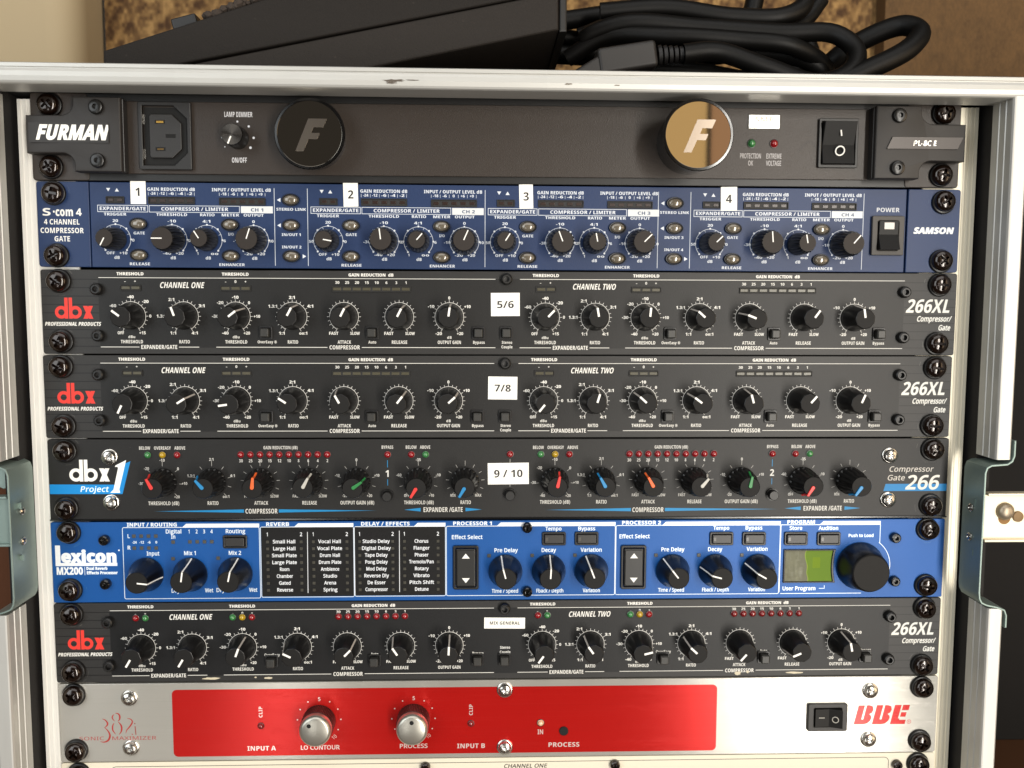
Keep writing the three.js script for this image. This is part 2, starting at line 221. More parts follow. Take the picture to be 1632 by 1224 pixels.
// stickers
function sticker(u, text, x, y, w, h, turn, label, z = 0.02, ht = 4, wt) {
  const c = document.createElement('canvas'); c.width = 512; c.height = Math.round((512 * h) / w); const g = c.getContext('2d'), q = 512 / w;
  g.fillStyle = '#f6f4ee'; g.fillRect(0, 0, c.width, c.height); for (let i = 0; i < 40; i++) { g.fillStyle = `rgba(${150 + 60 * rnd()},${140 + 50 * rnd()},110,${0.02 + 0.05 * rnd()})`; g.beginPath(); g.arc(rnd() * c.width, rnd() * c.height, 4 + 40 * rnd() ** 2, 0, 7); g.fill(); } for (let i = 0; i < 5; i++) { g.strokeStyle = `rgba(120,110,95,${0.1 + 0.15 * rnd()})`; g.lineWidth = 1 + 2 * rnd(); g.beginPath(); const x = rnd() * c.width, y = rnd() * c.height; g.moveTo(x, y); g.lineTo(x + 60 * (rnd() - 0.5), y + 60 * (rnd() - 0.5)); g.stroke(); }
  g.fillStyle = '#1d1a18'; g.font = `bold ${(ht * q) / 0.714}px sans-serif`; g.textAlign = 'center';
  g.save(); g.translate(c.width / 2, c.height / 2 + (ht * q) / 2); if (wt) g.scale((wt * q) / g.measureText(text).width, 1); g.fillText(text, 0, 0); g.restore();
  const t = new THREE.CanvasTexture(c); t.colorSpace = THREE.SRGBColorSpace;
  const geo = new THREE.BoxGeometry(w, h, 0.14); const uv = geo.attributes.uv, n = geo.attributes.normal; for (let i = 0; i < uv.count; i++) if (n.getZ(i) < 0.5) uv.setXY(i, 0.03, 0.03);
  return part('paper_label', geo, new THREE.MeshStandardMaterial({ map: t, roughness: 0.6 }), u, x, y, z + 0.09, turn, label);
}
const uy = (k) => -(k * 44.45 + 22.225);
function chassis(u, m = blackSoft) { part('chassis', box(432, 42, 170, 0, 0, -90), m, u); }

// ------------------------------------------------------------------ 1 power conditioner with two round lamps
{
  const u = thing('power_conditioner', 'dark grey unit with two large round lamp caps, topmost in the rack', 'rack unit', [-1.5, uy(-1), 0]);
  u.rotation.z = -0.0018;
  const face = new Print('#352e29', (p) => {
    p.rect(-242, -23, 242, 23, '#352e29');
    p.T('LAMP DIMMER', -135.3, 11.9, 2.6, 14.5, { col: '#d9d9dc' }); p.T('ON/OFF', -135.2, -11.2, 2.5, 7.8, { col: '#d9d9dc' });
    for (const [a, r] of [[-125, 0.3], [-90, 0.35], [-45, 0.45], [0, 0.55], [45, 0.6], [90, 0.65], [128, 0.7]]) p.dot(-135.8 + 8.1 * Math.sin(a * D), 0.2 + 8.1 * Math.cos(a * D), r, '#dfe3ea');
    for (const [s, x, y, w] of [['PROTECTION', 129.5, -6.6, 11.3], ['OK', 129.6, -10.3, 2.6], ['EXTREME', 141.8, -6.6, 8.2], ['VOLTAGE', 141.8, -10.3, 8]]) p.T(s, x, y, 2.5, w, { col: '#b5b3b4', light: true, fat: 0.12 });
    p.g.filter = 'blur(4px)'; p.curve((t) => [155 + 10 * t, -4 + 5 * Math.sin(t * 3)], 'rgba(20,18,18,.35)', () => 0.7, 12); p.g.filter = 'none';
  });
  const fm = faceMat(face, 0.37, { bumpScale: 0.00005 });
  part('base_plate', pieceGeo(-240.6, 240.6, -22, 22, 3, 0), new THREE.MeshPhysicalMaterial({ color: lin('#100f0e'), roughness: 0.4 }), u);
  part('faceplate', pieceGeo(-206, 206, -18.4, 17.9, 1.4, 1.4, 0.4), fm, u);
  for (const s of [-1, 1]) part('ear_plate', pieceGeo(s < 0 ? -240.5 : 212, s < 0 ? -212 : 240.5, -21.9, 21.9, 0.5, 0.5, 1.5), fm, u);
  for (const s of [-1, 1]) {                                        // moulded end caps with notches for the rack screws
    const sh = new THREE.Shape(); sh.moveTo(-192, -18.6); sh.lineTo(-192, 18.2); sh.lineTo(-215.2, 18.2); sh.lineTo(-215.2, 15.2); sh.absarc(-221.2, 15.2, 6, 0, -Math.PI / 2, true); sh.lineTo(-239.2, 9.2); sh.lineTo(-239.2, -9.6); sh.lineTo(-221.2, -9.6); sh.absarc(-221.2, -15.6, 6, Math.PI / 2, 0, true); sh.lineTo(-215.2, -18.6); sh.closePath();
    const g = extrude(sh, 8.6, 0.9, 3), p = g.attributes.position; for (let i = 0; i < p.count; i++) { const x = p.getX(i); if (p.getZ(i) > 4) p.setZ(i, p.getZ(i) - 0.0016 * (x + 214) ** 2); } g.computeVertexNormals();
    const cap = part('end_cap', s < 0 ? toCreasedNormals(g, 0.5) : toCreasedNormals(g.clone().scale(-1, 1, 1), 0.5), std('#262321', 0.55), u, s > 0 ? -0.0 : 0, 0, 1.4);
    if (s > 0) { const q = cap.geometry, ix = []; for (let i = 0; i < q.attributes.position.count; i += 3) ix.push(i, i + 2, i + 1); q.setIndex(ix); q.computeVertexNormals(); cap.geometry = toCreasedNormals(q, 0.5); }
    part('end_trim', extrude(rrect(-192.9, -18.4, -191.2, 18, 0.5), 5.5, 0.5), std('#1a1817', 0.4), cap, s < 0 ? 0 : 384.1, 0, 0.2);
    for (const y of [13.2, -13.2]) part('cap_screw', socketHead(3.7, 2.4, 1.2), std('#141312', 0.3), cap, s * 203.6, y, 7.9, rnd());
  }
  const fur = [['F', 0], ['U', 1], ['R', 2], ['M', 3], ['A', 4], ['N', 5]]; {   // lettering on the end caps, thin raised foil
    const c = document.createElement('canvas'); c.width = 1024; c.height = 256; const g = c.getContext('2d'); g.fillStyle = '#262321'; g.fillRect(0, 0, 1024, 256); g.fillStyle = '#fbf9f2'; g.strokeStyle = '#fbf9f2'; g.lineWidth = 16; g.lineJoin = 'miter';
    g.textAlign = 'center'; g.font = 'bold 240px sans-serif'; const w = g.measureText('FURMAN').width; g.setTransform(920 / w, 0, -0.3, 1.05, 540, 215); g.fillText(fur.map((q) => q[0]).join(''), 0, 0); g.strokeText('FURMAN', 0, 0);
    const t = new THREE.CanvasTexture(c); t.colorSpace = THREE.SRGBColorSpace; part('lettering', new THREE.PlaneGeometry(39.5, 9.9), new THREE.MeshStandardMaterial({ map: t, roughness: 0.5 }), u, -217.6, 0.5, 10.12);
    const d = document.createElement('canvas'); d.width = 1024; d.height = 160; const k = d.getContext('2d'); k.fillStyle = '#3f3a37'; k.fillRect(0, 0, 1024, 160); k.fillStyle = '#fffdf6'; k.textAlign = 'center'; k.font = 'bold 96px sans-serif'; k.setTransform(0.95, 0, -0.12, 1, 505, 115);
    k.fillText('PL-8C E', 0, 0); k.setTransform(1, 0, 0, 1, 0, 0); k.fillStyle = '#3f3a37'; for (const x of [365, 410, 470, 552, 600, 655]) k.fillRect(x, 30, 9, 100);
    const t2 = new THREE.CanvasTexture(d); t2.colorSpace = THREE.SRGBColorSpace; const sh = poly([[-18.5, -3], [-20, -3], [-17.2, 3.1], [19.8, 3.1], [17, -3]]), gg = extrude(sh, 0.4, 0.1, 1), pp = gg.attributes.position, uv = gg.attributes.uv; for (let i = 0; i < pp.count; i++) uv.setXY(i, (pp.getX(i) + 20.2) / 40.4, (pp.getY(i) + 3.1) / 6.2);
    part('name_bar', gg, new THREE.MeshStandardMaterial({ map: t2, roughness: 0.35, metalness: 0.3 }), u, 217.6, -0.6, 9.85);
  }
  { // power inlet
    const b = rrect(-13.3, -17, 13.3, 17, 0.8); const inner = poly([[-11.2, -14.8], [4.5, -14.8], [11.2, -8.6], [11.2, 8.6], [4.5, 15], [-11.2, 15]]); b.holes.push(inner);
    const s = part('power_inlet', extrude(b, 2.4, 0.4, 2), std('#1c1a19', 0.45), u, -172, 0.4, 1.5);
    part('inlet_well', merge(box(22, 29, 0.1, 0, 0, -0.25), extrude((() => { const o = poly([[-11.4, -15], [4.6, -15], [11.4, -8.7], [11.4, 8.7], [4.6, 15.2], [-11.4, 15.2]]); o.holes.push(inner.clone()); return o; })(), 1)), hole, s, 0, 0, 0.3);
    part('socket_block', extrude(poly([[-8.2, -10], [-7.4, -11], [3.2, -11], [8, -6.5], [8, 6.5], [3.2, 11], [-7.4, 11], [-8.2, 10]]), 2, 0.4, 2), std('#232120', 0.5), s, 0.2, 0, -0.3);
    for (const [x, y] of [[-2.5, 7], [2.8, 0], [-2.5, -6.6]]) part('socket_slot', memo('slot', () => box(5, 1.9, 0.2)), hole, s, x, y, 1.65);
    for (const y of [8.5, -9]) part('contact_clip', memo('clip', () => box(0.7, 5, 0.5)), steel, s, -10.9, y, 0.2);
    part('contact_pin', memo('pin', () => box(3.6, 1.0, 0.1)), std('#a5803c', 0.3, 0.9), s, -2.5, 7, 1.74); part('contact_pin', memo('pin2', () => box(3.2, 0.7, 0.1)), std('#6b5330', 0.3, 0.9), s, -2.5, -6.6, 1.74);
  }
  { // dimmer
    const k = part('dimmer_knob', loft([[5.6, 0], [5.6, 0.6], [5.4, 11.6], [5.1, 12.2]], flute(40, 0.02), 120, 0.5), bodyMat, u, -135.6, -0.1, 1.5, 0);
    const g = new THREE.RingGeometry(0.02, 5.1, 72, 4), uv = g.attributes.uv, p = g.attributes.position; for (let i = 0; i < p.count; i++) uv.setXY(i, Math.atan2(p.getY(i), p.getX(i)), Math.hypot(p.getX(i), p.getY(i)) * 0.1);
    const sp = new THREE.BufferGeometry(); { const pos = [], uvs = [], n = 64; for (let i = 0; i < n; i++) { const a = (i / n) * 6.28319, b = ((i + 1) / n) * 6.28319, q = (r, t, v) => { pos.push(r * Math.cos(t), r * Math.sin(t), 0); uvs.push(t, v); }; q(0.05, a, 0); q(5.1, a, 1); q(5.1, b, 1); q(0.05, a, 0); q(5.1, b, 1); q(0.05, b, 0); } sp.setAttribute('position', new THREE.Float32BufferAttribute(pos, 3)); sp.setAttribute('uv', new THREE.Float32BufferAttribute(uvs, 2)); sp.computeVertexNormals(); }
    part('knob_cap', sp, std('#5d5853', 0.26, 1, { anisotropy: 0.85 }), k, 0, 0, 12.25); part('pointer', strip([[1.2, 12.3], [5, 12.3]], 0.75, 0.3), white, k, 0, 0, 0, -203 * D);
  }
  for (const [x, y, h, t] of [[-96.7, 0.3, 13.5, 'black mirrored lamp cap with an F'], [96.2, -0.3, 25, 'golden reflecting lamp cap with an F, pulled further out']]) {   // pull-out lamps with mirrored caps
    const l = part('lamp_cap', loft([[16.2, 0], [16.2, h - 2.6], [17.6, h - 2.4], [17.7, h - 0.5], [17.3, h], [16.2, h + 0.1], [16.0, h - 0.25]], () => 1, 96, 0.6), blackGloss, u, x, y, 1.4, 0, t);
    const face = part('lamp_face', new THREE.CircleGeometry(16.1, 96), std('#e6dccb', 0.03, 1), l, 0, 0, h - 0.2);
    part('face_emblem', extrude(poly([[-8, -8.6], [-3.6, -8.6], [-0.6, -2.6], [4.2, -2.6], [5.6, 0.4], [0.9, 0.4], [2.2, 3.2], [7.6, 3.2], [9.6, 7.4], [-0.6, 7.4]].map(([a, b]) => [a * 0.9, b * 1.0])), 0.06), std('#8b8074', 0.28, 1), face, 0, 0, 0.02);
  }
  { // badge, indicator lamps, rocker
    const c = document.createElement('canvas'); c.width = 512; c.height = 224; const g = c.getContext('2d'); g.fillStyle = '#d8d6d0'; g.fillRect(0, 0, 512, 224); g.textAlign = 'center'; g.fillStyle = '#6b665c'; g.font = 'bold 104px sans-serif'; g.save(); g.translate(256, 116); g.scale(1.5, 1); g.fillText('SMP', 0, 0); g.restore(); g.font = 'bold 50px sans-serif'; g.save(); g.translate(256, 190); g.scale(1.5, 1); g.fillStyle = '#a8a49a'; g.fillText('DIGITAL', 0, 0); g.restore();
    const t = new THREE.CanvasTexture(c); t.colorSpace = THREE.SRGBColorSpace; const b = rbox(16.6, 7.4, 1, 0.45), uv = b.attributes.uv, p = b.attributes.position; for (let i = 0; i < uv.count; i++) uv.setXY(i, p.getX(i) / 16.6 + 0.5, p.getY(i) / 7.4 + 0.5);
    part('badge', b, new THREE.MeshPhysicalMaterial({ map: t, roughness: 0.28, metalness: 0.5 }), u, 136, 10.9, 1.7);
    lamp(u, 129.8, -0.2, 'green', 1.4, 1.15); lamp(u, 141.6, -0.2, 'red', 1.4, 1.15);
    const r = part('rocker_frame', (() => { const s = rrect(-10.4, -12.6, 10.4, 12.6, 0.8); s.holes.push(rrect(-8.9, -11, 8.9, 11, 0.3)); return merge(extrude(s, 1.8, 0.3), box(18, 22, 0.3, 0, 0, -0.6)); })(), black, u, 175, 0.2, 1.4);
    const s = poly([[-10.6, 0], [10.6, 0], [10.6, 5.4], [-1, 1.6], [-10.6, 3.2]]); const rk = part('rocker', extrude(s, 17, 0.35, 2).rotateY(Math.PI / 2).rotateX(Math.PI / 2).translate(-8.5, 0, 0), std('#0f0e0e', 0.5, 0, { specularIntensity: 0.45 }), r, 0, 0, 0);
    part('rocker_mark', box(0.7, 5.2, 0.3), white, rk, 0.3, 5.6, 4.1).rotation.x = -0.33; part('rocker_mark', new THREE.TorusGeometry(2.3, 0.4, 8, 32), white, rk, 0.3, -4.2, 3.3).rotation.x = 0.3;
  }
  rackScrews(u, 230.8, 15.9, -15.6, 0.5); chassis(u);
}

// ------------------------------------------------------------------ 2 blue four-channel compressor
{
  const u = thing('four_channel_compressor', 'dark blue four channel compressor with stickers 1 to 4, directly under the topmost unit', 'rack unit', [0, uy(0), 0]);
  u.rotation.z = -0.0026;
  const CX = [-201.6, -92.2, -0.1, 108.1], W = '#dfe2e6', B = '#1d3157';
  const face = new Print(B, (p) => {
    p.T('S', -236.2, 6.4, 3.6, 4.3, { light: true, fat: 0.35 }); p.T('·com', -227.8, 6.4, 4.2, 10.6, { fat: 0.15 }); p.T('4', -219.8, 6.4, 3.6, 2.8, { light: true, fat: 0.3 });
    p.T('4 CHANNEL', -228.6, 1.3, 2.7, 18.2); p.T('COMPRESSOR', -228.7, -3.1, 2.7, 22.2); p.T('GATE', -228.7, -7.3, 2.7, 8.3);
    CX.forEach((c, i) => {
      const X = (d) => c + d;
      p.path([[X(-4.2), 18.8], [X(-2), 18.8], [X(-3.1), 17]], W); p.path([[X(0.2), 17], [X(2.4), 17], [X(1.3), 18.8]], W);
      p.T('GAIN REDUCTION dB', X(29), 18.4, 1.6, 24.6, { col: W }); p.T('INPUT / OUTPUT LEVEL dB', X(65), 18.4, 1.6, 30.5, { col: W });
      ['-24', '-12', '-6', '-4', '-2'].forEach((s, k) => { p.T(s, X(19.6 + 4.7 * k), 16.1, 1.3, 2.9, { col: W }); }); for (let k = 0; k < 6; k++) p.line(X(17.3 + 4.7 * k), 16.9, X(17.3 + 4.7 * k), 15.2, W, 0.22);
      ['-18', '-6', '0', '+6', '+9'].forEach((s, k) => { p.T(s, X(55.9 + 4.7 * k), 16.1, 1.3, s.length > 2 ? 2.9 : s.length > 1 ? 2.3 : 1.2, { col: W }); }); for (let k = 0; k < 6; k++) p.line(X(53.6 + 4.7 * k), 16.9, X(53.6 + 4.7 * k), 15.2, W, 0.22);
      p.frame(X(-8.8), 6.7, X(16.8), 10, W, 0.3); p.frame(X(17.6), 6.7, X(63.8), 10, W, 0.3); p.rect(X(64.5), 6.5, X(81), 10.1, '#d8dadb');
      p.T('EXPANDER/GATE', X(4), 8.35, 1.75, 24, { col: W }); p.T('COMPRESSOR / LIMITER', X(40.8), 8.35, 1.75, 34.5, { col: W }); p.T('CH ' + (i + 1), X(73), 8.3, 1.7, 7, { col: '#3a4a66' });
      for (const [s, x, w] of [['TRIGGER', 0, 11.6], ['THRESHOLD', 29, 16], ['RATIO', 47.2, 7.8], ['METER', 59, 9.2], ['OUTPUT', 71, 10.5]]) p.T(s, X(x), 5.4, 1.4, w, { col: W });
      for (const [s, x, y, w] of [['GATE', 12, -4.1, 6], ['RELEASE', 11.9, -20, 10.8], ['I/O', 59.2, -4.4, 3], ['ENHANCER', 59.3, -20.1, 13.4]]) p.T(s, X(x), y, 1.35, w, { col: W });
      for (const [x, top, l, r, bl, br] of [[0, '20', '50', '0', 'OFF', '+10'], [28.9, '-10', '-30', '10', '-40', '+20'], [46.9, '4:1', '2', '6', '1', 'oo'], [70.9, '0', '-10', '10', '-20', '+20']]) {
        p.arc(X(x), -7.4, 7.6, -135, 135, W, 0.28); for (let a = -135; a <= 135; a += 45) { const s = Math.sin(a * D), k = Math.cos(a * D); p.dot(X(x + 7.8 * s), -7.4 + 7.8 * k, 0.52, W); } for (let a = -112.5; a <= 112; a += 45) { const s = Math.sin(a * D), k = Math.cos(a * D); p.line(X(x + 6.4 * s), -7.4 + 6.4 * k, X(x + 7.6 * s), -7.4 + 7.6 * k, W, 0.22); }
        p.T(top, X(x), 2.1, 1.4, 1.5 * top.length, { col: W }); p.T(l, X(x - 8.9), -7.9, 1.3, 1.25 * l.length, { col: W }); p.T(r, X(x + 8.9), -7.9, 1.3, 1.3 * r.length, { col: W });
        p.T(bl, X(x - (bl.length > 1 ? 2.9 : 5)), -14.4, 1.4, bl.length > 1 ? 4.4 : 1, { col: W }); p.T(br, X(x + (br.length > 1 ? 3.6 : 4.6)), -14.4, 1.4, br.length > 1 ? 4.2 : 2.8, { col: W }); p.T('dB', X(x + 0.3), -16.8, 1.5, 2.9, { col: W });
      }
    });
    for (const x of [-119.8, -102.7, -10.5, 80.4, 97.5, 189.5]) p.line(x, 19.4, x, -20.5, W, 0.3);
    for (const [x, a, b] of [[-111.2, 1, 2], [89, 3, 4]]) { p.T('STEREO LINK', x, 8.6, 1.4, 15.4, { col: W }); p.T('IN/OUT ' + a, x, -4.3, 1.35, 10.2, { col: W }); p.T('IN/OUT ' + b, x, -10.8, 1.35, 10.2, { col: W }); for (const y of [13.4, 0.4]) p.path([[x - 7.3, y], [x - 5.4, y + 1.1], [x - 5.4, y - 1.1]], W); p.path([[x + 7.5, -15.5], [x + 5.6, -14.4], [x + 5.6, -16.6]], W); }
    p.T('POWER', 202.5, 10.9, 2.2, 12.6, { col: '#c7c8ca' }); p.T('SAMSON', 227.4, 0.3, 3.1, 21.5, { italic: true, fat: 0.35, col: '#e4e4e2' });
  }, 0.7);
  const fm = faceMat(face, 0.42);
  part('faceplate', pieceGeo(-214.2, 212.3, -21.8, 21.8, 3, -0.5, 0.2), fm, u); part('ear_plate', pieceGeo(-241, -214.5, -21.8, 21.8, 3.2, 0.1, 1.5, [1, 0, 0, 1]), fm, u); part('ear_plate', pieceGeo(213.0, 241, -21.8, 21.8, 3.2, 0.1, 1.5, [0, 1, 1, 0]), fm, u);
  const front = new THREE.Group(), ang = [[208, 270, -33, 18], [100, -7, 41, 24], [33, -21, -11, 45], [46, -5, -11, 40]];
  CX.forEach((c, i) => {
    [['scomS', 0], ['scomL', 28.9], ['scomS', 46.9], ['scomL', 70.9]].forEach(([k, d], j) => knob(u, k, c + d, -7.4, ang[i][j]));
    for (const [x, y] of [[12, 0.5], [11.9, -15.5], [59, 0.4], [59.1, -15.6]]) ovalButton(u, c + x, y);
    ledWindow(u, c + 0.4, 12.7, 2, 9.4, 3.6, 4.5, 2.7, 1.5, segBrown, -0.5); ledWindow(u, c + 29.2, 12.6, 5, 23.8, 3.8, 4.7, 2.9, 1.6, segBrown, -0.5); ledWindow(u, c + 65.5, 12.4, 5, 23.8, 3.8, 4.7, 2.9, 1.6, segBrown, -0.5);
    sticker(u, String(i + 1), c + [12.2, 11.9, 11, 9.5][i], [16.9, 16.5, 16.3, 16][i], [7.8, 7.6, 7.2, 8.6][i], 12.4, [0.0, 0.02, 0.03, 0.02][i], `white paper label printed ${i + 1}`, -0.42, 4.2);
  });
  for (const x of [-111.2, 89]) for (const y of [13.4, 0.4, -15.5]) ovalButton(u, x, y);
  const f = part('power_switch', (() => { const s = rrect(-8.6, -10.3, 8.6, 10.3, 0.8); s.holes.push(rrect(-5.6, -7.8, 5.6, 7.8, 0.8)); return merge(extrude(s, 2, 0.35), box(11.5, 16, 0.3, 0, 0, 0.3)); })(), std('#3a3632', 0.5), u, 202.3, -2.6, -0.4);
  const rk = part('rocker', extrude(poly([[-7.5, 0], [7.5, 0], [7.5, 2.6], [0.5, 2.2], [-7.5, 5.2]]), 10.6, 0.4, 2).rotateY(Math.PI / 2).rotateX(Math.PI / 2).translate(-5.3, 0, 0), std('#0e0d0d', 0.45, 0, { specularIntensity: 0.5 }), f, 0, 0, 0.4);
  part('switch_lens', rbox(5.4, 3.6, 0.6, 0.2), std('#c9c0b8', 0.3), rk, 0, 5, 2.6);
  rackScrews(u, 231.7, 15.5, -15.8, 0.1); chassis(u);
}

// ------------------------------------------------------------------ 3, 4, 7 black two-channel compressors
function dbxLogo(p, x, y, s, col) {                                  // x, y: left end and baseline, s: ring radius
  const g = p.g, R = s, w = s * 0.52; const ring = (cx) => p.arc(cx, y + R, R - w / 2, 0, 360, col, w);
  ring(x + R); p.rect(x + 2 * R - w * 0.95, y, x + 2 * R + 0.1 * w, y + 3.3 * R, col); const b = x + 2 * R + 0.35 * w; p.rect(b, y, b + 1.05 * w, y + 3.3 * R, col); ring(b + R);
  const a = b + 2 * R + 0.22 * R, t = 1.35 * w, H = 2 * R, L = 1.55 * R; p.path([[a, y + H], [a + t, y + H], [a + L, y], [a + L - t, y]], col); p.path([[a + L - t, y + H], [a + L, y + H], [a + t, y], [a, y]], col);
}
function dbxScale(p, x, y, labels, old) {
  const W = '#e6e4de'; p.arc(x, y, 7.55, -150, 150, W, 0.3);
  for (let a = -150; a <= 150; a += 15) { const s = Math.sin(a * D), k = Math.cos(a * D), e = Math.abs(a) === 150 ? 6.9 : 7.5; p.line(x + e * s, y + e * k, x + (a % 30 ? 8.7 : 8.9) * s, y + (a % 30 ? 8.7 : 8.9) * k, W, 0.27); }
  for (const [s, a, r] of labels) { const L = Math.abs(a) > 120, xx = x + (L ? Math.sign(a) * 5.6 : r * Math.sin(a * D)), yy = y + (L ? -8.7 : r * Math.cos(a * D)); p.T(s, xx, yy, 1.45, s.length > 4 ? 5 : s.length > 3 ? (s.includes(':') ? 4.6 : 5) : s.includes(':') ? 3.5 : s.length * 1.15, { fat: 0.05 }); }
}
const KX = [-195.2, -168, -141.1, -111.6, -84.7, -55.8, -29.5, 21.1, 47.6, 74.1, 103.1, 129.8, 159.2, 186.1];
function dbx266(index, k, dx, dy, turn, angles, labelText, old) {
  const u = thing('two_channel_compressor', labelText, 'rack unit', [dx, uy(k) + dy, 0], 'black two-channel compressor units'); u.rotation.z = turn;
  const W = '#e9e7e0', ky = old ? -2.9 : -2.1, band = '#2b2a29', dark = old ? '#0e0e0f' : '#171615';
  const face = new Print(band, (p) => {
    const top = 18, bot = old ? -18.4 : -18.2; p.rect(-211.6, bot - 0.3, 212.8, top, dark);
    for (let i = 0; i < 9; i++) { const y = 16.9 - 4.35 * i; for (const s of [[-242, -211.7], [212.9, 242]]) if (!(i > 1 && i < 6 && s[0] < 0) || i === 5 || old || i < 6) p.line(s[0], y, s[1], y, '#100f0f', 0.42); }
    dbxLogo(p, -234.3, -3.5, old ? 3.25 : 3.3, '#e13a30'); p.T('PROFESSIONAL PRODUCTS', -225.2, -6.2, 1.9, 28.8, { italic: true, fat: 0.06 });
    for (const s of [0, 1]) {
      const X = (i) => KX[s * 7 + i], Lx = s ? 7.6 : -211.4, Rx = s ? 212.8 : -5.2, r = s ? -1 : 0;
      p.line(Lx, top - 0.2, Rx, top - 0.2, W, 0.35);
      p.T('THRESHOLD', X(0) + 0.2, 19.8, 1.45, 14, { fat: 0.08 }); p.T('THRESHOLD', X(2) + 0.3, 19.8, 1.45, 14, { fat: 0.08 }); p.T('GAIN REDUCTION  dB', s ? 144.5 : -70.4, 19.7, 1.45, 23.6, { fat: 0.08 });
      p.T(s ? 'CHANNEL TWO' : 'CHANNEL ONE', s ? 47 : -168.4, 14.1, 3, 23, { italic: true });
      const g0 = old ? (s ? 126.2 : -89.3) : (s ? 126.5 : -88), gp = 5.13; ['30', '25', '20', '15', '10', '6', '3', '1'].forEach((t, i) => p.T(t, g0 + gp * i, old ? 16.3 : 15.7, 1.35, t.length > 1 ? 2.3 : 1.1));
      p.T('-', X(0) - 2.6, 15.9, 1.3, 0.9); p.T('+', X(0) + 2.6, 15.9, 1.3, 1.2); p.T('-', X(2) - 4.8, 15.9, 1.3, 0.9); p.T('0', X(2) + 0.3, 15.9, 1.3, 1.1); p.T('+', X(2) + 5.5, 15.9, 1.3, 1.2);
      dbxScale(p, X(0), ky, [['-40', 0, 10], ['-20', 45, 10.7], ['0', 90, 9.9], ['+15', 150], ['OFF', -150], ['-60', -60, 10.6]]); dbxScale(p, X(1), ky, [['2:1', -35, 10.6], ['3:1', 60, 11], ['4:1', 150], ['1:1', -150], ['1.3:1', -90, 11.6]]);
      dbxScale(p, X(2), ky, [['-10', 0, 10], ['0', 45, 10], ['+10', 90, 11], ['+20', 150], ['-40', -150], ['-30', -90, 10.6], ['-20', -48, 10.6]]); dbxScale(p, X(3), ky, [['2:1', 0, 10], ['4:1', 60, 11], ['oo:1', 150], ['1:1', -150], ['1.3:1', -62, 11.4]]);
      dbxScale(p, X(4), ky, [['FAST', -150], ['SLOW', 150]]); dbxScale(p, X(5), ky, [['FAST', -150], ['SLOW', 150]]); dbxScale(p, X(6), ky, [['0', 0, 10], ['+10', 60, 11], ['+20', 150], ['-20', -150], ['-10', -60, 11]]);
      const ly = old ? -15.2 : -15.4; for (const [t, i, w] of [['THRESHOLD', 0, 11.6], ['RATIO', 1, 5.7], ['THRESHOLD', 2, 11.6], ['RATIO', 3, 5.7], ['ATTACK', 4, 7], ['RELEASE', 5, 8.4], ['OUTPUT GAIN', 6, 12.5]]) p.T(t, X(i), ly, 1.75, w);
      for (const [t, i] of [['dBu', 0], ['dBu', 2], ['dB', 6]]) p.T(t, X(i), -12.9, 1.4, t.length * 1.25);
      const by = old ? -7.4 : -15.5, bx = s ? [87.7, 143.2, 199.8] : [-125.4, -70, -14]; p.T(old ? 'OverEasy' : 'OverEasy ®', bx[0] + (old ? 0 : 0.4), by, 1.5, old ? 8.4 : 10.2); p.T('Auto', bx[1], by, 1.5, 4.2); p.T('Bypass', bx[2], by, 1.5, 6.4);
      const e = s ? 34.5 : -181.2; p.line(Lx, bot, e - 10.2, bot, W, 0.35); p.T('EXPANDER/GATE', e, bot, 2.1, 19, {}); p.line(e + 10.2, bot, e + 20.8, bot, W, 0.35);
      const m = s ? 130 : -84.6; p.line(s ? 63.7 : -151.6, bot, m - 9, bot, W, 0.35); p.T('COMPRESSOR', m, bot, 2.1, 16.1); p.line(m + 9, bot, Rx, bot, W, 0.35);
    }
    p.T('Stereo', 0.9, old ? -4.3 : -15.5, 1.5, 5.6); p.T('Couple', 0.9, old ? -7 : -17.9, 1.5, 6);
    p.T('266XL', 226.3, 4.5, 7, 24, { italic: true, fat: 0.1, col: '#dcdad2' }); p.T('Compressor/', 229.5, -2.3, 2.7, 18.6, { italic: true, light: true, fat: 0.25, col: '#dcdad2' }); p.T('Gate', 235.3, -7, 2.7, 6.6, { italic: true, light: true, fat: 0.25, col: '#dcdad2' });
    if (old) for (const [x, y, w, h] of [[-158.5, -20.3, 10.5, 1.4], [-134.5, -19.9, 1.3, 0.9], [-127.5, -20.3, 5, 1.2], [129.2, -20.1, 3.8, 2.2], [134.7, -19.3, 1.6, 1.6], [160.4, -20, 9.6, 1.3]]) { const pts = []; for (let i = 0; i < 16; i++) { const a = (i / 16) * 6.283, q = 0.75 + 0.4 * rnd(); pts.push([x + (w / 2) * q * Math.cos(a), y + (h / 2) * q * Math.sin(a)]); } p.path(pts, '#c9bfa6'); }
  });
  part('faceplate', pieceGeo(-241, 241, -21.9, 21.9, 3), faceMat(face, 0.43), u);
  KX.forEach((x, i) => knob(u, 'dbx', x, ky, angles[i]));
  const by = old ? -11 : -10.5; for (const x of [-125.6, -70.1, -14.2, 0.5, 87.6, 143.1, 199.6]) squareButton(u, x, by + (old ? 0.2 : 0), 0);
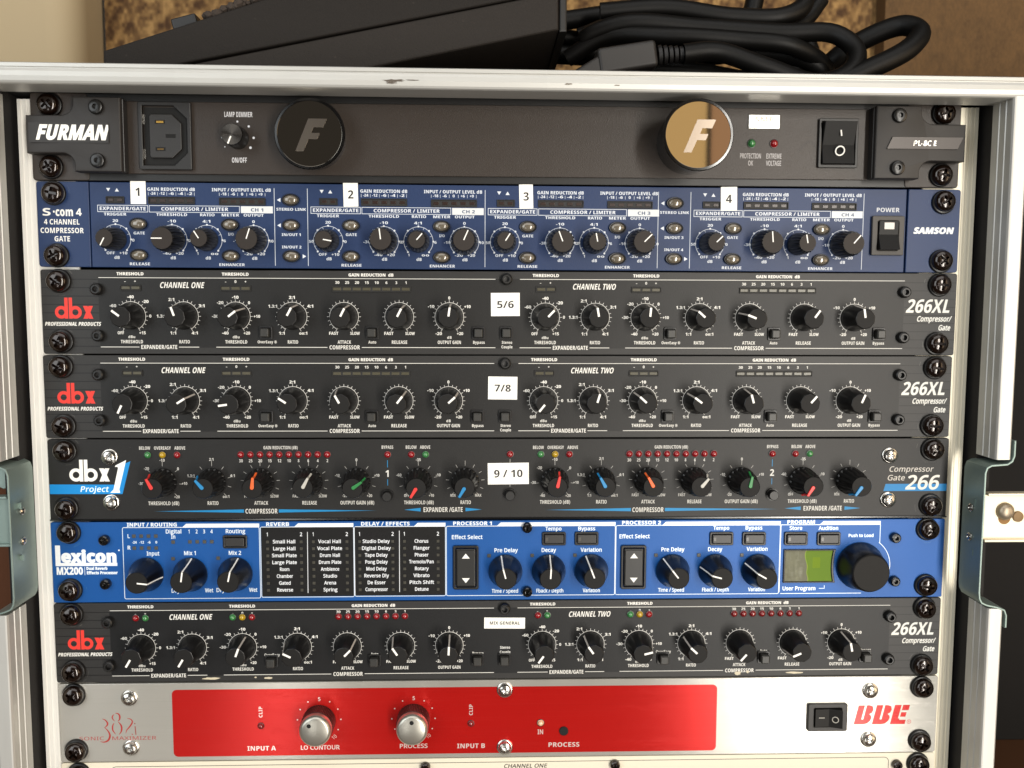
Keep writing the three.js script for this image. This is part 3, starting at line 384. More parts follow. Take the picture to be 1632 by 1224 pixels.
  for (const s of [0, 1]) {
    const a = KX[s * 7], b = KX[s * 7 + 2], g = s ? 144.5 : -70.2;
    if (old) { lamp(u, a - 2.4, 13.7, 'red'); lamp(u, a + 2.7, 13.7, 'green'); ['green', 'yellow', 'red'].forEach((c, i) => lamp(u, b - 4.9 + 5.15 * i, 13.8, c)); for (let i = 0; i < 8; i++) lamp(u, (s ? 126.3 : -89.2) + 5.1 * i, 13.8, s ? 'dim' : 'red'); }
    else { ledWindow(u, a + 0.3, 12.6, 2, 10.7, 3.1, 5.1, 4.2, 1.5, segOlive); ledWindow(u, b + 0.3, 12.5, 3, 15.8, 3.1, 5.2, 4.2, 1.5, segOlive); ledWindow(u, g, 12.4, 8, 41, 3.1, 5.13, 4.1, 1.5, segOlive); }
  }
  for (const x of [-212, 212.4]) for (const y of [11.8, -12.3]) hexScrew(u, x, y); hexScrew(u, 0.6, 17.8);
  rackScrews(u); chassis(u); return u;
}
{
  const a = dbx266(0, 1, 0.2, -0.1, -0.0006, [-53, -19, 52, 28, 27, 27, 8, 44, -10, 5, -48, -68, 36, -9], 'black two channel compressor with white 5/6 label, right under the blue four channel unit');
  sticker(a, '5/6', 0, 4.6, 15.2, 12.2, 0.01, 'white paper label printed 5/6', 0, 3.7, 9.2);
  const b = dbx266(1, 2, -0.4, 0, 0, [206, 57, 262, -57, -29, 38, 48, 219, 17, -48, -53, -16, 41, 23], 'black two channel compressor with white 7/8 label, above the unit with coloured pointers');
  sticker(b, '7/8', -0.7, 4.7, 15.5, 12.2, -0.012, 'white paper label printed 7/8', 0, 3.7, 9);
  const c = dbx266(2, 5, -0.4, 0.2, 0.0003, [211, 211, 20, -64, 45, -34, 3, 216, -35, 76, -47, 221, 247, -11], 'black two channel compressor with MIX GENERAL label, chipped along its lower edge', true);
  sticker(c, 'MIX GENERAL', 0.6, 9.4, 22.2, 6.1, -0.012, 'white paper label printed MIX GENERAL', 0, 1.7, 16.6);
}

// ------------------------------------------------------------------ 5 compressor with coloured pointers
{
  const u = thing('colour_pointer_compressor', 'dark grey compressor with red, blue, orange and green knob pointers and a 9 / 10 label', 'rack unit', [0, uy(3), 0]);
  const W = '#d9d7d0', BL = '#1583bd', NX = [-181.4, -155.5, -130, -104.4, -79, -46.1, -21.1, 27, 52, 77.3, 102.5, 128, 161.4, 187];
  const face = new Print('#1b1a19', (p) => {
    dbxLogo(p, -230.2, -0.6, 3.55, '#f1efe9'); p.path([[-242, -2.1], [-204.9, -2.3], [-207.2, -7.4], [-242, -7.3]], '#0f86cf'); p.T('Project', -217.3, -4.7, 2.9, 15, { italic: true, light: true, fat: 0.1, col: '#eaf3f8' });
    const one = [[-198.9, 10.8], [-203.6, -6.8], [-209, -6.8], [-206.4, -5.4], [-203.3, 7.6], [-205.6, 7.6], [-205.2, 8.3]]; p.path(one.map(([x, y]) => [x + 0.9, y - 0.6]), '#0f86cf'); p.path([[-200.2, 10.9], [-204.3, -4.9], [-203.9, -6.7], [-209.2, -6.7], [-207.4, -5], [-204.6, 6.6], [-204.9, 7.2], [-206.3, 7.2], [-205.9, 8]], '#f6f5f1');
    for (const s of [0, 1]) {
      const X = (i) => NX[s * 7 + i], c = '#d2d0ca'; const t = [['BELOW', -9, 6], ['OVEREASY', 0.3, 8.9], ['ABOVE', 9.5, 5.8]]; for (const [q, d, w] of t) p.T(q, X(0) + d, 17.2, 1.75, w, { col: c });
      p.T('GAIN REDUCTION (dB)', s ? 89.6 : -119, 17.3, 1.75, 18.2, { col: c }); ['30', '25', '20', '15', '12', '10', '8', '6', '4', '2'].forEach((q, i) => p.T(q, (s ? 67 : -140) + 5.07 * i, 10.4, 1.7, q.length > 1 ? 2.1 : 1, { col: c }));
      p.T('BYPASS', s ? 144.5 : -62.5, 17.4, 1.75, 6.4, { col: c }); p.T('BELOW', X(5) - 3.8, 17.4, 1.75, 5.9, { col: c }); p.T('ABOVE', X(5) + 3.7, 17.4, 1.75, 5.6, { col: c });
      const bx = s ? 144.6 : -62.5; p.line(bx, 10.5, bx, 6.6, BL, 0.35); p.line(bx, 0.2, bx, -3.2, BL, 0.35); p.T(s ? '2' : '1', bx, 3.3, 3.6, 2.6, { col: W });
      const tick = (i, as) => { for (const a of as) { const q = Math.sin(a * D), k = Math.cos(a * D); p.line(X(i) + 8.6 * q, -1.1 + 8.6 * k, X(i) + (a === 0 ? 11.3 : 10.4) * q, -1.1 + (a === 0 ? 11.3 : 10.4) * k, '#c5c3bd', 0.22); } };
      const lab = (i, list) => { for (const [q, dx, dy, w] of list) p.T(q, X(i) + dx, -1.1 + dy, 1.55, w, { col: c }); };
      tick(0, [-135, -96, -50, 0, 50, 96, 135]); lab(0, [['-10', 0, 11.9, 2.8], ['-20', -8.3, 7.3, 2.8], ['0', 8.2, 7.2, 1.1], ['-30', -11.5, -0.7, 2.8], ['+10', 11.4, -0.7, 3], ['-40', -6.6, -7.8, 2.8], ['+20', 7.2, -7.9, 3]]);
      tick(1, [-135, -105, -75, -37, 0, 37, 75, 105, 135]); lab(1, [['2:1', 0, 12.2, 2.6], ['1.3:1', -11, 3.4, 4.2], ['4:1', 11, 3.4, 2.8], ['1:1', -6.3, -7.8, 2.4], ['oo:1', 7.3, -7.8, 3.8]]);
      for (const i of [2, 3]) { tick(i, [-135, -112, -85, -58, -29, 0, 29, 58, 85, 112, 135]); lab(i, [['FAST', -6.8, -7.7, 4], ['SLOW', 7.3, -7.7, 4.4]]); }
      tick(4, [-135, -105, -75, -37, 0, 37, 75, 105, 135]); lab(4, [['0', 0, 11.8, 1.1], ['-10', -10.2, 3.5, 2.6], ['+10', 10.8, 3.5, 2.8], ['-20', -6.4, -7.6, 2.6], ['+20', 6.8, -7.6, 2.9]]);
      tick(5, [-135, -105, -75, -37, 0, 37, 75, 105, 135]); lab(5, [['-35', 0, 11.8, 2.8], ['-60', -10.4, 3.6, 2.8], ['-10', 10.6, 3.6, 2.6], ['OFF', -6.3, -7.5, 3], ['+10', 6.9, -7.5, 2.9]]);
      tick(6, [-135, -112, -85, -58, -29, 0, 29, 58, 85, 112, 135]); lab(6, [['MIN', -6.6, -7.5, 3], ['MAX', 6.9, -7.5, 3.6]]);
      for (const [q, i, w] of [['THRESHOLD (dB)', 0, 16.4], ['RATIO', 1, 6], ['ATTACK', 2, 7.3], ['RELEASE', 3, 8], ['OUTPUT GAIN (dB)', 4, 18.2], ['THRESHOLD (dB)', 5, 16], ['RATIO', 6, 5.9]]) p.T(q, X(i) + 0.2, -12.5, 2, w, { col: W });
      const m = X(2) + 0.2, L = X(0) - 5.5, R = s ? 149 : -68; p.path([[L, -16.8], [m - 9.2, -15.9], [m - 9.2, -17.7]], BL); p.path([[R, -16.8], [m + 9.2, -15.9], [m + 9.2, -17.7]], BL); p.T('COMPRESSOR', m, -16.8, 2.6, 17.2, { col: W });
      const e = s ? 172.9 : -33; p.path([[e - 21, -16.4], [e - 12, -15.4], [e - 12, -17.4]], BL); p.path([[e + 21, -16.4], [e + 12, -15.4], [e + 12, -17.4]], BL); p.T('EXPANDER /GATE', e, -16.4, 2.6, 21.4, { col: W });
    }
    p.line(2.9, 11, 2.9, 6, '#c5c3bd', 0.25); p.line(2.9, -2, 2.9, -4, '#c5c3bd', 0.25);
    p.path([[207, -3.1], [242, -3.1], [242, -7.1], [205.9, -7.1]], '#0f78b4'); p.T('Compressor', 220.9, 5, 2.9, 24.4, { italic: true, light: true, fat: 0.06, col: '#c9c2b8' }); p.T('Gate', 212.8, 0.3, 2.9, 9.9, { italic: true, light: true, fat: 0.06, col: '#c9c2b8' }); p.T('266', 227.6, -2.3, 7.4, 18.4, { italic: true, light: true, fat: 0.55, col: '#dcd7cd' });
  });
  part('faceplate', pieceGeo(-241, 241, -21.9, 21.9, 3), faceMat(face, 0.45), u);
  part('panel_lip', box(482, 0.8, 1.2, 0, -21.2, 0.3), blackGloss, u);
  const C = ['#d8342f', '#1a7fb8', '#e8642a', '#b9b6ae', '#237a3c', '#d8342f', '#1a7fb8'], A = [-28, -41, 5, 28, 55, 211, 210, 12, -29, -29, 40, 10, 212, 215];
  NX.forEach((x, i) => knob(u, 'project', x, -1.1, A[i], C[i % 7]));
  for (const s of [0, 1]) { ['green', 'yellow', 'red'].forEach((c, i) => lamp(u, (s ? 19.3 : -188.8) + 7.7 * i, 13.6, c)); for (let i = 0; i < 10; i++) lamp(u, (s ? 67 : -140) + 5.07 * i, 13.7, 'red'); lamp(u, s ? 144.5 : -62.4, 13.6, 'red'); lamp(u, s ? 157 : -49.8, 13.6, 'red'); lamp(u, s ? 164.8 : -42.2, 13.6, 'green'); roundButton(u, s ? 144.9 : -62.6, -8.6); }
  lamp(u, 2.9, 13.7, 'red'); roundButton(u, 2.9, -8.3);
  for (const x of [-208.7, 208.5]) for (const y of [12.6, -11.7]) silverScrew(u, x, y);
  sticker(u, '9 / 10', 2, 3.1, 22, 11.6, 0.012, 'white paper label printed 9 / 10', 0, 4, 15.6);
  rackScrews(u, 231.7, 16.1, -15.1); chassis(u);
}

// ------------------------------------------------------------------ 6 bright blue reverb processor
{
  const u = thing('reverb_processor', 'bright blue effects processor with a green display and a large knob at right', 'rack unit', [-0.2, uy(4), 0]);
  const W = '#eef1f5', B = '#0f4f95', lists = [['Small Hall', 'Large Hall', 'Small Plate', 'Large Plate', 'Room', 'Chamber', 'Gated', 'Reverse'], ['Vocal Hall', 'Vocal Plate', 'Drum Hall', 'Drum Plate', 'Ambience', 'Studio', 'Arena', 'Spring'], ['Studio Delay', 'Digital Delay', 'Tape Delay', 'Pong Delay', 'Mod Delay', 'Reverse Dly', 'De Esser', 'Compressor'], ['Chorus', 'Flanger', 'Phaser', 'Tremolo/Pan', 'Rotary', 'Vibrato', 'Pitch Shift', 'Detune']];
  const colX = [[-126.7, -108.8, -117.9], [-102.3, -84.4, -93.6], [-77.6, -59.9, -68.8], [-53.6, -35.6, -44.5]];
  const face = new Print(B, (p) => {
    p.rect(-239.1, -1.9, -236.4, 9.4, W); p.rect(-239.1, -1.9, -206.6, -0.1, W); p.T('exicon', -221.4, 3.3, 6.1, 29.5, { fat: 0.75, col: W }); p.dot(-205.5, 6.6, 0.45, W);
    p.T('MX200', -231.9, -4.5, 4, 14.2, { fat: 0.3, col: W }); p.line(-223.9, -2.4, -223.9, -6.9, W, 0.3); p.T('Dual Reverb', -217.5, -3.3, 1.5, 11.2, { fat: 0.16, col: W }); p.T('Effects Processor', -214.8, -5.6, 1.5, 16.4, { fat: 0.16, col: W });
    const title = (s, x0, x1, tx, tw, wx) => { p.T(s, tx, 20.42, 1.9, tw, { col: W, fat: 0.06 }); p.path([[wx, 18.9], [wx + 2.2, 20.9], [x1, 20.9], [x1, 18.9]], W); };
    const boxx = (x0, x1, y0) => p.frame(x0, y0, x1, 18.9, W, 0.35, 0.8);
    boxx(-203.3, -131, -20); boxx(-130.4, -80.8, -19.6); boxx(-80.4, -31.6, -19.4); boxx(-31.1, 60.2, -19.4); boxx(60.6, 150.3, -19.4);
    p.rect(-130.1, -19.2, -81, 18.7, '#0d0c0c'); p.rect(-80.2, -19, -31.8, 18.7, '#0d0c0c');
    p.curve((t) => [150.7 + 54.5 * t, 18.9], W, () => 0.35, 4); p.line(150.6, 18.9, 150.6, -18.6, W, 0.35); p.line(151.2, -19.4, 196, -19.4, W, 0.35); p.line(205.3, 18.9, 205.3, 8.6, W, 0.35); p.curve((t) => { const a = (38 + 60 * t) * D; return [194.6 + 16.8 * Math.sin(a), -4 + 16.3 * Math.cos(a)]; }, W, () => 0.33, 20);
    title('INPUT / ROUTING', -203, -130.9, -187.6, 26.6, -171.8); title('REVERB', -130, -80.8, -121.2, 12.6, -112.5); title('DELAY / EFFECTS', -80, -31.5, -63.8, 26.4, -48.6); title('PROCESSOR 1', -31, 60.3, -16.9, 21.5, -4); title('PROCESSOR 2', 61, 150.4, 74.3, 21.5, 85.5); title('PROGRAM', 151, 205.4, 161.6, 15.6, 171.8);
    const t = (s, x, y, h, w) => p.T(s, x, y, h, w, { col: W, light: true, fat: 0.1 });
    for (const [s, x, y, w] of [['Input', -187.6, 4.7, 6.8], ['Mix 1', -167.9, 4.9, 6.9], ['Mix 2', -144.2, 4.9, 6.9], ['Routing', -143.7, 16.7, 10.6], ['Digital', -176.4, 16.7, 8.6], ['In', -176.6, 13.9, 2.4], ['Dry', -176.3, -15.7, 4.6], ['Wet', -158.4, -15.6, 4.4], ['Dry', -152.4, -15.5, 4.6], ['Wet', -134.9, -15.5, 4.4]]) t(s, x, y, 2.1, w);
    for (let i = 0; i < 4; i++) { t(String(i + 1), -168.1 + 3.95 * i, 16.7, 2, 1.2); p.T(['-24', '-12', '-6', '0'][i], -197.2 + 3.85 * i, 10.8, 1.3, [2.5, 2.5, 1.7, 1][i], { col: W }); } t('L', -200.2, 14.3, 2, 1.4); t('R', -200.2, 8, 2, 1.8);
    colX.forEach(([a, b, c], q) => { t('1', a, 14.9, 2, 1.1); t('2', b, 14.9, 2, 1.4); lists[q].forEach((s, i) => t(s, c, 10.9 - 3.79 * i, 1.85, s.length * 1.16 + 0.6)); }); p.line(-105.4, 16.2, -105.6, -17.4, W, 0.35); p.line(-56.3, 16.6, -56.4, -17.2, W, 0.35);
    for (const d of [0, 90.6]) { t('Effect Select', -20 + d, 13, 2.2, 16.8); t('Tempo', 26.7 + d + (d ? 0.7 : 0), 17.4, 2, 8.8); t('Bypass', 44.6 + d + (d ? 0.5 : 0), 17.4, 2, 9.5); for (const [s, x, w] of [['Pre Delay', 1, 12.8], ['Decay', 24.1, 8], ['Variation', 47.3, 11.6]]) t(s, x + d, 5.6, 2.1, w); for (const [s, x, w] of [['Time / Speed', 0.6, 14.4], ['Fback / Depth', 24.9, 15], ['Variation', 47.6, 9.4]]) t(s, x + d, -16.9, 2, w); }
    t('Store', 158.8, 17.1, 2, 7.2); t('Audition', 176.8, 17, 2, 10.9); t('Push to Load', 194.8, 12.9, 1.7, 14); t('User Program', 161.5, -16.5, 2.1, 18.5); p.line(172.5, -16.6, 175.5, -16.6, W, 0.3); p.line(175.5, -16.8, 175.5, -14.9, W, 0.3);
  }, 0.5);
  part('faceplate', pieceGeo(-241, 241, -21.9, 21.9, 3, 0, 0.8), faceMat(face, 0.4, { metalness: 0.15 }), u);
  [[-191.2, -6.5, 97], [-167.9, -6.6, 8], [-144, -6.5, 12], [0.8, -5.8, -15], [24.2, -5.8, 3], [47.4, -5.8, -21], [91.7, -6.1, -38], [115.1, -6.1, -75], [138.6, -6.2, -60]].forEach(([x, y, a]) => knob(u, 'lexS', x, y, a));
  knob(u, 'lexL', 194.7, -4, 0);
  const led2 = memo('sq', () => rbox(1.9, 1.9, 0.5, 0.2, 0, 0, 0.2)), sq = (x, y) => part('led', led2, segGrey, u, x, y, 0);
  for (let i = 0; i < 4; i++) { sq(-197.3 + 3.85 * i, 14.3); sq(-197.3 + 3.85 * i, 7.8); sq(-167.8 + 3.85 * i, 11.1); } for (const [x, y] of [[-176.7, 11], [-177, 1.9], [-153.1, 2.1], [-8.1, 2.7], [15.2, 2.7], [38.4, 2.7], [82.5, 2.5], [105.9, 2.4], [129.5, 2.3]]) sq(x, y);
  const led3 = memo('sq3', () => rbox(1.5, 1.5, 0.4, 0.15, 0, 0, 0.15)), dimGrey = std('#3a382f', 0.4); for (const [a, b] of colX) for (let i = 0; i < 8; i++) for (const x of [a, b]) part('led', led3, dimGrey, u, x, 10.8 - 3.79 * i, 0);
  function flat(x, y, w, h, lens) { const f = part('button_bezel', memo(`fb${w}`, () => { const s = rrect(-w / 2, -h / 2, w / 2, h / 2, 1); s.holes.push(rrect(-w / 2 + 1.1, -h / 2 + 1.1, w / 2 - 1.1, h / 2 - 1.1, 0.6)); return extrude(s, 1.1, 0.3, 2); }), washerBlack, u, x, y, 0); part('push_button', memo(`fk${w}`, () => rbox(w - 2.5, h - 2.5, 2.4, 0.5, 0, 0, 0.9)), std('#262422', 0.4), f); if (lens) part('button_lens', memo('lens', () => rbox(1.5, 2.2, 0.2, 0.08)), std('#4a4742', 0.3), f, -w / 2 + 2.5, 0, 2.12); return f; }
  flat(-143.8, 11.1, 12.8, 7.2, 0); for (const [x, y] of [[26.9, 12], [44.6, 12], [118, 11.6], [135.8, 11.5], [158.8, 11.4], [176.8, 11.3]]) flat(x, y, 12.9, 7.4, 1);
  for (const [x, y] of [[-20.6, -3.6], [70.2, -3.9]]) {
    const f = part('rocker_bezel', memo('rkb', () => { const s = rrect(-6.9, -12.1, 6.9, 12.1, 1.2); s.holes.push(rrect(-5.6, -10.8, 5.6, 10.8, 0.7)); return extrude(s, 1.5, 0.35, 2); }), washerBlack, u, x, y, 0);
    part('rocker', memo('rk', () => merge(rbox(10.6, 21, 2, 0.7, 0, 0, 0.9), rbox(9.4, 19.4, 0.6, 0.25, 0, 0, 2))), std('#1d1c1a', 0.38), f); for (const s of [1, -1]) part('arrow', memo('arr' + s, () => extrude(poly(s > 0 ? [[-2.1, -1.2], [2.1, -1.2], [0, 1.5]] : [[-2.1, 1.2], [0, -1.5], [2.1, 1.2]]), 0.15)), white, f, 0, s * 6.6 , 2.3);
  }
  { // display
    const s = new THREE.Shape(); s.moveTo(-14.3, -9.3); s.lineTo(14.3, -9.3); s.quadraticCurveTo(12.0, 0, 14.3, 9.3); s.lineTo(-14.3, 9.3); s.closePath(); const h = new THREE.Path(); h.moveTo(-13.5, -8.6); h.lineTo(12.9, -8.6); h.quadraticCurveTo(11, 0, 12.9, 8.6); h.lineTo(-13.5, 8.6); h.closePath(); s.holes.push(h);
    const f = part('display_frame', extrude(s, 1, 0.25, 2), washerBlack, u, 166.7, -3.9, 0), c = document.createElement('canvas'); c.width = 256; c.height = 176; const g = c.getContext('2d'); g.fillStyle = '#8a9a4e'; g.fillRect(0, 0, 256, 176);
    for (let i = 0; i < 260; i++) { g.fillStyle = `rgba(${60 + 120 * rnd()},${90 + 90 * rnd()},40,.04)`; g.fillRect(rnd() * 256, rnd() * 176, 20 + 50 * rnd(), 10 + 60 * rnd()); } g.fillStyle = '#667f30'; g.beginPath(); g.moveTo(118, 0); g.bezierCurveTo(100, 40, 132, 70, 124, 110); g.bezierCurveTo(118, 140, 136, 150, 128, 176); g.lineTo(256, 176); g.lineTo(256, 0); g.fill(); g.fillStyle = 'rgba(125,145,30,.4)'; g.fillRect(150, 40, 40, 60); g.fillStyle = '#6f6f5e'; g.beginPath(); g.moveTo(0, 0); g.lineTo(114, 0); g.bezierCurveTo(96, 40, 128, 70, 120, 110); g.bezierCurveTo(114, 140, 132, 150, 124, 176); g.lineTo(0, 176); g.fill();
    for (let i = 0; i < 60; i++) { g.fillStyle = `rgba(190,190,170,${0.03 + 0.05 * rnd()})`; g.fillRect(rnd() * 90, rnd() * 176, 4 + 20 * rnd(), 10 + 50 * rnd()); } const t = new THREE.CanvasTexture(c); t.colorSpace = THREE.SRGBColorSpace;
    part('display_window', new THREE.PlaneGeometry(27, 17.4), new THREE.MeshPhysicalMaterial({ map: t, roughness: 0.75, specularIntensity: 0.3 }), f, -0.5, 0, 0.2);
  }
  for (const [x, y] of [[-212.6, 12.4], [-212.7, -11.5], [12.4, 18.2], [12.6, -17.1], [213.4, 11.7], [213.9, -12.5]]) smallScrew(u, x, y);
  rackScrews(u, 231.5, 16.6, -14.7); chassis(u);
}

// ------------------------------------------------------------------ 8 brushed sonic processor
{
  const u = thing('sonic_processor', 'brushed silver unit with a red centre field and two silver knobs, lowest complete unit', 'rack unit', [0, uy(6), 0]); u.rotation.z = 0.0006;
  const R = '#a81a17', W = '#efe2dc', face = new Print('#b4b1a9', (p) => {
    p.g.fillStyle = '#c31c18'; p.g.beginPath(); p.g.roundRect(p.X(-180.2), p.Y(18.2), 297.8 * S, 37.8 * S, 2.6 * S); p.g.fill();
    const c = '#c0413d', v = (a, b) => (t) => a + (b - a) * Math.sin(Math.PI * t);
    const num = (pts, w0, w1) => { const q = new THREE.SplineCurve(pts.map(([x, y]) => new THREE.Vector2(x, y))); p.curve((t) => { const k = q.getPoint(t); return [k.x, k.y]; }, c, v(w0, w1), 30); };
    num([[-217.9, 2.3], [-216.5, 1.7], [-215.3, 0.2], [-215.3, -1], [-216.1, -2], [-216.9, -2.6]], 0.1, 0.75); num([[-216.9, -2.6], [-215.5, -4], [-214.4, -5.9], [-214.2, -7.6], [-214.9, -9.4], [-216.1, -10.4], [-217.7, -10.8], [-219.3, -10.5]], 0.15, 0.95);
    num([[-211.6, 4.7], [-212.4, 3.8], [-212.5, 2.6], [-211.4, 1]], 0.15, 0.6); num([[-210.8, 5.5], [-209.2, 5], [-208.5, 3.6], [-208.7, 2], [-209.6, 1]], 0.15, 0.8); num([[-211.7, -0.1], [-212.5, -1.7], [-212.5, -4.1], [-211.1, -6.4]], 0.15, 0.7); num([[-209.5, 0.6], [-208.2, -1], [-207.7, -2.7], [-208, -4.8], [-209.2, -6.6]], 0.15, 0.85);
    num([[-204.5, 2.5], [-202.8, 2], [-201.9, 0.8], [-202.3, -0.6], [-203.7, -2.6], [-205, -4.1], [-205.6, -5.9]], 0.15, 0.7); p.line(-202.4, -6.3, -201.8, -6.8, c, 0.4); p.line(-200.5, -2, -200.2, -6.8, '#a8544c', 0.5); p.dot(-200.6, -0.5, 0.35, '#a8544c');
    p.T('SONIC', -224, -8.7, 2, 13.6, { light: true, col: '#bd5550' }); p.T('MAXIMIZER', -201.3, -8.7, 2, 24.2, { light: true, col: '#bd5550' });
    for (const [x, s] of [[-132.6, 'INPUT A'], [-18.1, 'INPUT B']]) { p.T('CLIP', x, 5.2, 1.9, 6.4, { turn: -Math.PI / 2, col: W }); p.T(s, x, -15.4, 2.5, 15.6, { col: W }); }
    p.T('LO CONTOUR', -100.8, -15.3, 2.3, 21.4, { col: W, light: true, fat: 0.12 }); p.T('PROCESS', -49.7, -15.1, 2.3, 15.6, { col: W, light: true, fat: 0.12 }); p.T('IN', 20.1, -7.7, 2.6, 3.4, { col: W, light: true, fat: 0.1 }); p.T('PROCESS', 33, -15.3, 2.5, 17.6, { col: W });
    for (const x of [-101, -49.6]) { for (let a = -120; a <= 120; a += 30) if (a) p.dot(x + 11.8 * Math.sin(a * D), 0.6 + 11.6 * Math.cos(a * D), 0.4, W); p.T('5', x + 0.2, 12.2, 2, 1.5, { col: W, light: true, fat: 0.1 }); p.T('10', x + 8, -9.4, 2, 2.8, { col: W, light: true, turn: -0.7 }); }
    p.T('POWER', 178.8, -9.9, 2.2, 12, { col: '#b9a98c', light: true });
    const L = (x, q) => q.map(([a, b]) => [x + a + 0.23 * b, -5.6 + b]), bb = (x) => { p.path(L(x, [[0, 0], [5.4, 0], [7.4, 0.5], [8.7, 1.9], [9.1, 3.6], [8.6, 4.9], [7.3, 5.9], [8.6, 6.7], [9.0, 8.4], [8.2, 10.3], [6.3, 11], [0, 11]]), R); p.path(L(x, [[3.6, 2.8], [4.7, 2.8], [4.7, 11.1], [3.6, 11.1]]), '#b4b1a9'); };
    bb(194.4); bb(204.7); p.path(L(214.9, [[0, 0], [8.3, 0], [8.3, 2.4], [4.5, 2.4], [4.5, 3.2], [3.7, 3.2], [3.7, 11], [0, 11]]), R); p.path(L(214.9, [[4.6, 4.2], [7.6, 4.2], [7.6, 6.8], [4.6, 6.8]]), R); p.path(L(214.9, [[4.6, 8], [8.4, 8], [8.4, 11], [4.6, 11]]), R); p.arc(225.6, -4.3, 1.1, 0, 360, R, 0.2); p.T('R', 225.6, -4.3, 1, 0.8, { col: R });
    for (let i = 0; i < 380; i++) { const y = (rnd() - 0.5) * 44, x = (rnd() - 0.5) * 480, q = rnd() > 0.5 ? 255 : 40; p.line(x, y, x + 20 + 60 * rnd(), y, `rgba(${q},${q},${q},${0.02 + 0.035 * rnd()})`, 0.12); }
  }, 0.5);
  part('faceplate', pieceGeo(-241, 241, -22, 21.9, 3, 0, 1.2), new THREE.MeshPhysicalMaterial({ map: face.tex, metalness: 0.42, roughness: 0.27, anisotropy: 0.97, anisotropyRotation: Math.PI / 2, bumpMap: brushed, bumpScale: 0.000006 }), u);
  knob(u, 'bbe', -101, 0, -40); knob(u, 'bbe', -49.6, 0.1, 0);
  lamp(u, -132.6, -2.5, 'dim', 0, 0.9); lamp(u, -18.2, -2.4, 'dim', 0, 0.9); lamp(u, 20.1, -2.5, 'amber', 0, 1);
  part('push_button', loft([[2.5, 0], [2.5, 0.6], [2.2, 0.8], [0.01, 0.8]]), hole, u, 32.9, -7.3, 0);
  for (const [x, y] of [[-202.9, 14.1], [-203, -14], [0.4, 16.6], [0.4, -16], [203, 14], [203, -14.1]]) silverScrew(u, x, y);
  const f = part('power_switch', (() => { const s = rrect(-11.1, -7.9, 11.1, 7.9, 1); s.holes.push(rrect(-7.6, -5.4, 7.6, 5.4, 0.4)); return merge(extrude(s, 2, 0.5), box(15.4, 11, 0.3, 0, 0, 0.2)); })(), std('#1f1d1b', 0.45), u, 179.1, -0.7, 0);
  const rk = part('rocker', extrude(poly([[-7.2, 0], [7.2, 0], [7.2, 4.6], [0.5, 2], [-7.2, 2.6]]), 10.4, 0.35, 2).rotateX(Math.PI / 2).translate(0, 5.2, 0), std('#121110', 0.5, 0, { specularIntensity: 0.5 }), f, 0, 0, 0.3);
  part('rocker_mark', box(3.2, 0.6, 0.2), std('#8a8780', 0.5), rk, -3.7, 0.4, 2.5); part('rocker_mark', new THREE.TorusGeometry(1.6, 0.26, 8, 28), std('#a5a29a', 0.5), rk, 3.6, -0.4, 3.4).rotation.y = -0.35;
  rackScrews(u, 231.9, 16.2, -15.2); chassis(u);
}

// ------------------------------------------------------------------ 9 cream unit at the lower edge
{
  const u = thing('cream_rack_unit', 'cream unit under the silver one, only its top strip in view', 'rack unit', [0, uy(7) , 0]); u.rotation.z = 0.001;
  const face = new Print('#ddd6c2', (p) => { p.frame(-214, -20, 215, 19.6, '#3a3630', 0.3, 2.5); p.T('CHANNEL ONE', 12, 17.2, 2.2, 24, { italic: true, col: '#2a2723', light: true, fat: 0.1 }); }, 0.6);
  part('faceplate', pieceGeo(-241, 241, -21.9, 22, 3), faceMat(face, 0.5), u); for (const x of [-43.2, 61.4, 219.5]) part('socket_screw', socketHead(2.8, 3, 1.1), screwBlack, u, x, x > 200 ? 15.5 : 17.6, 0);
  for (const s of [-1, 1]) for (const y of [16, -15.5]) rackScrew(u, s * 231.5, y); chassis(u);
}

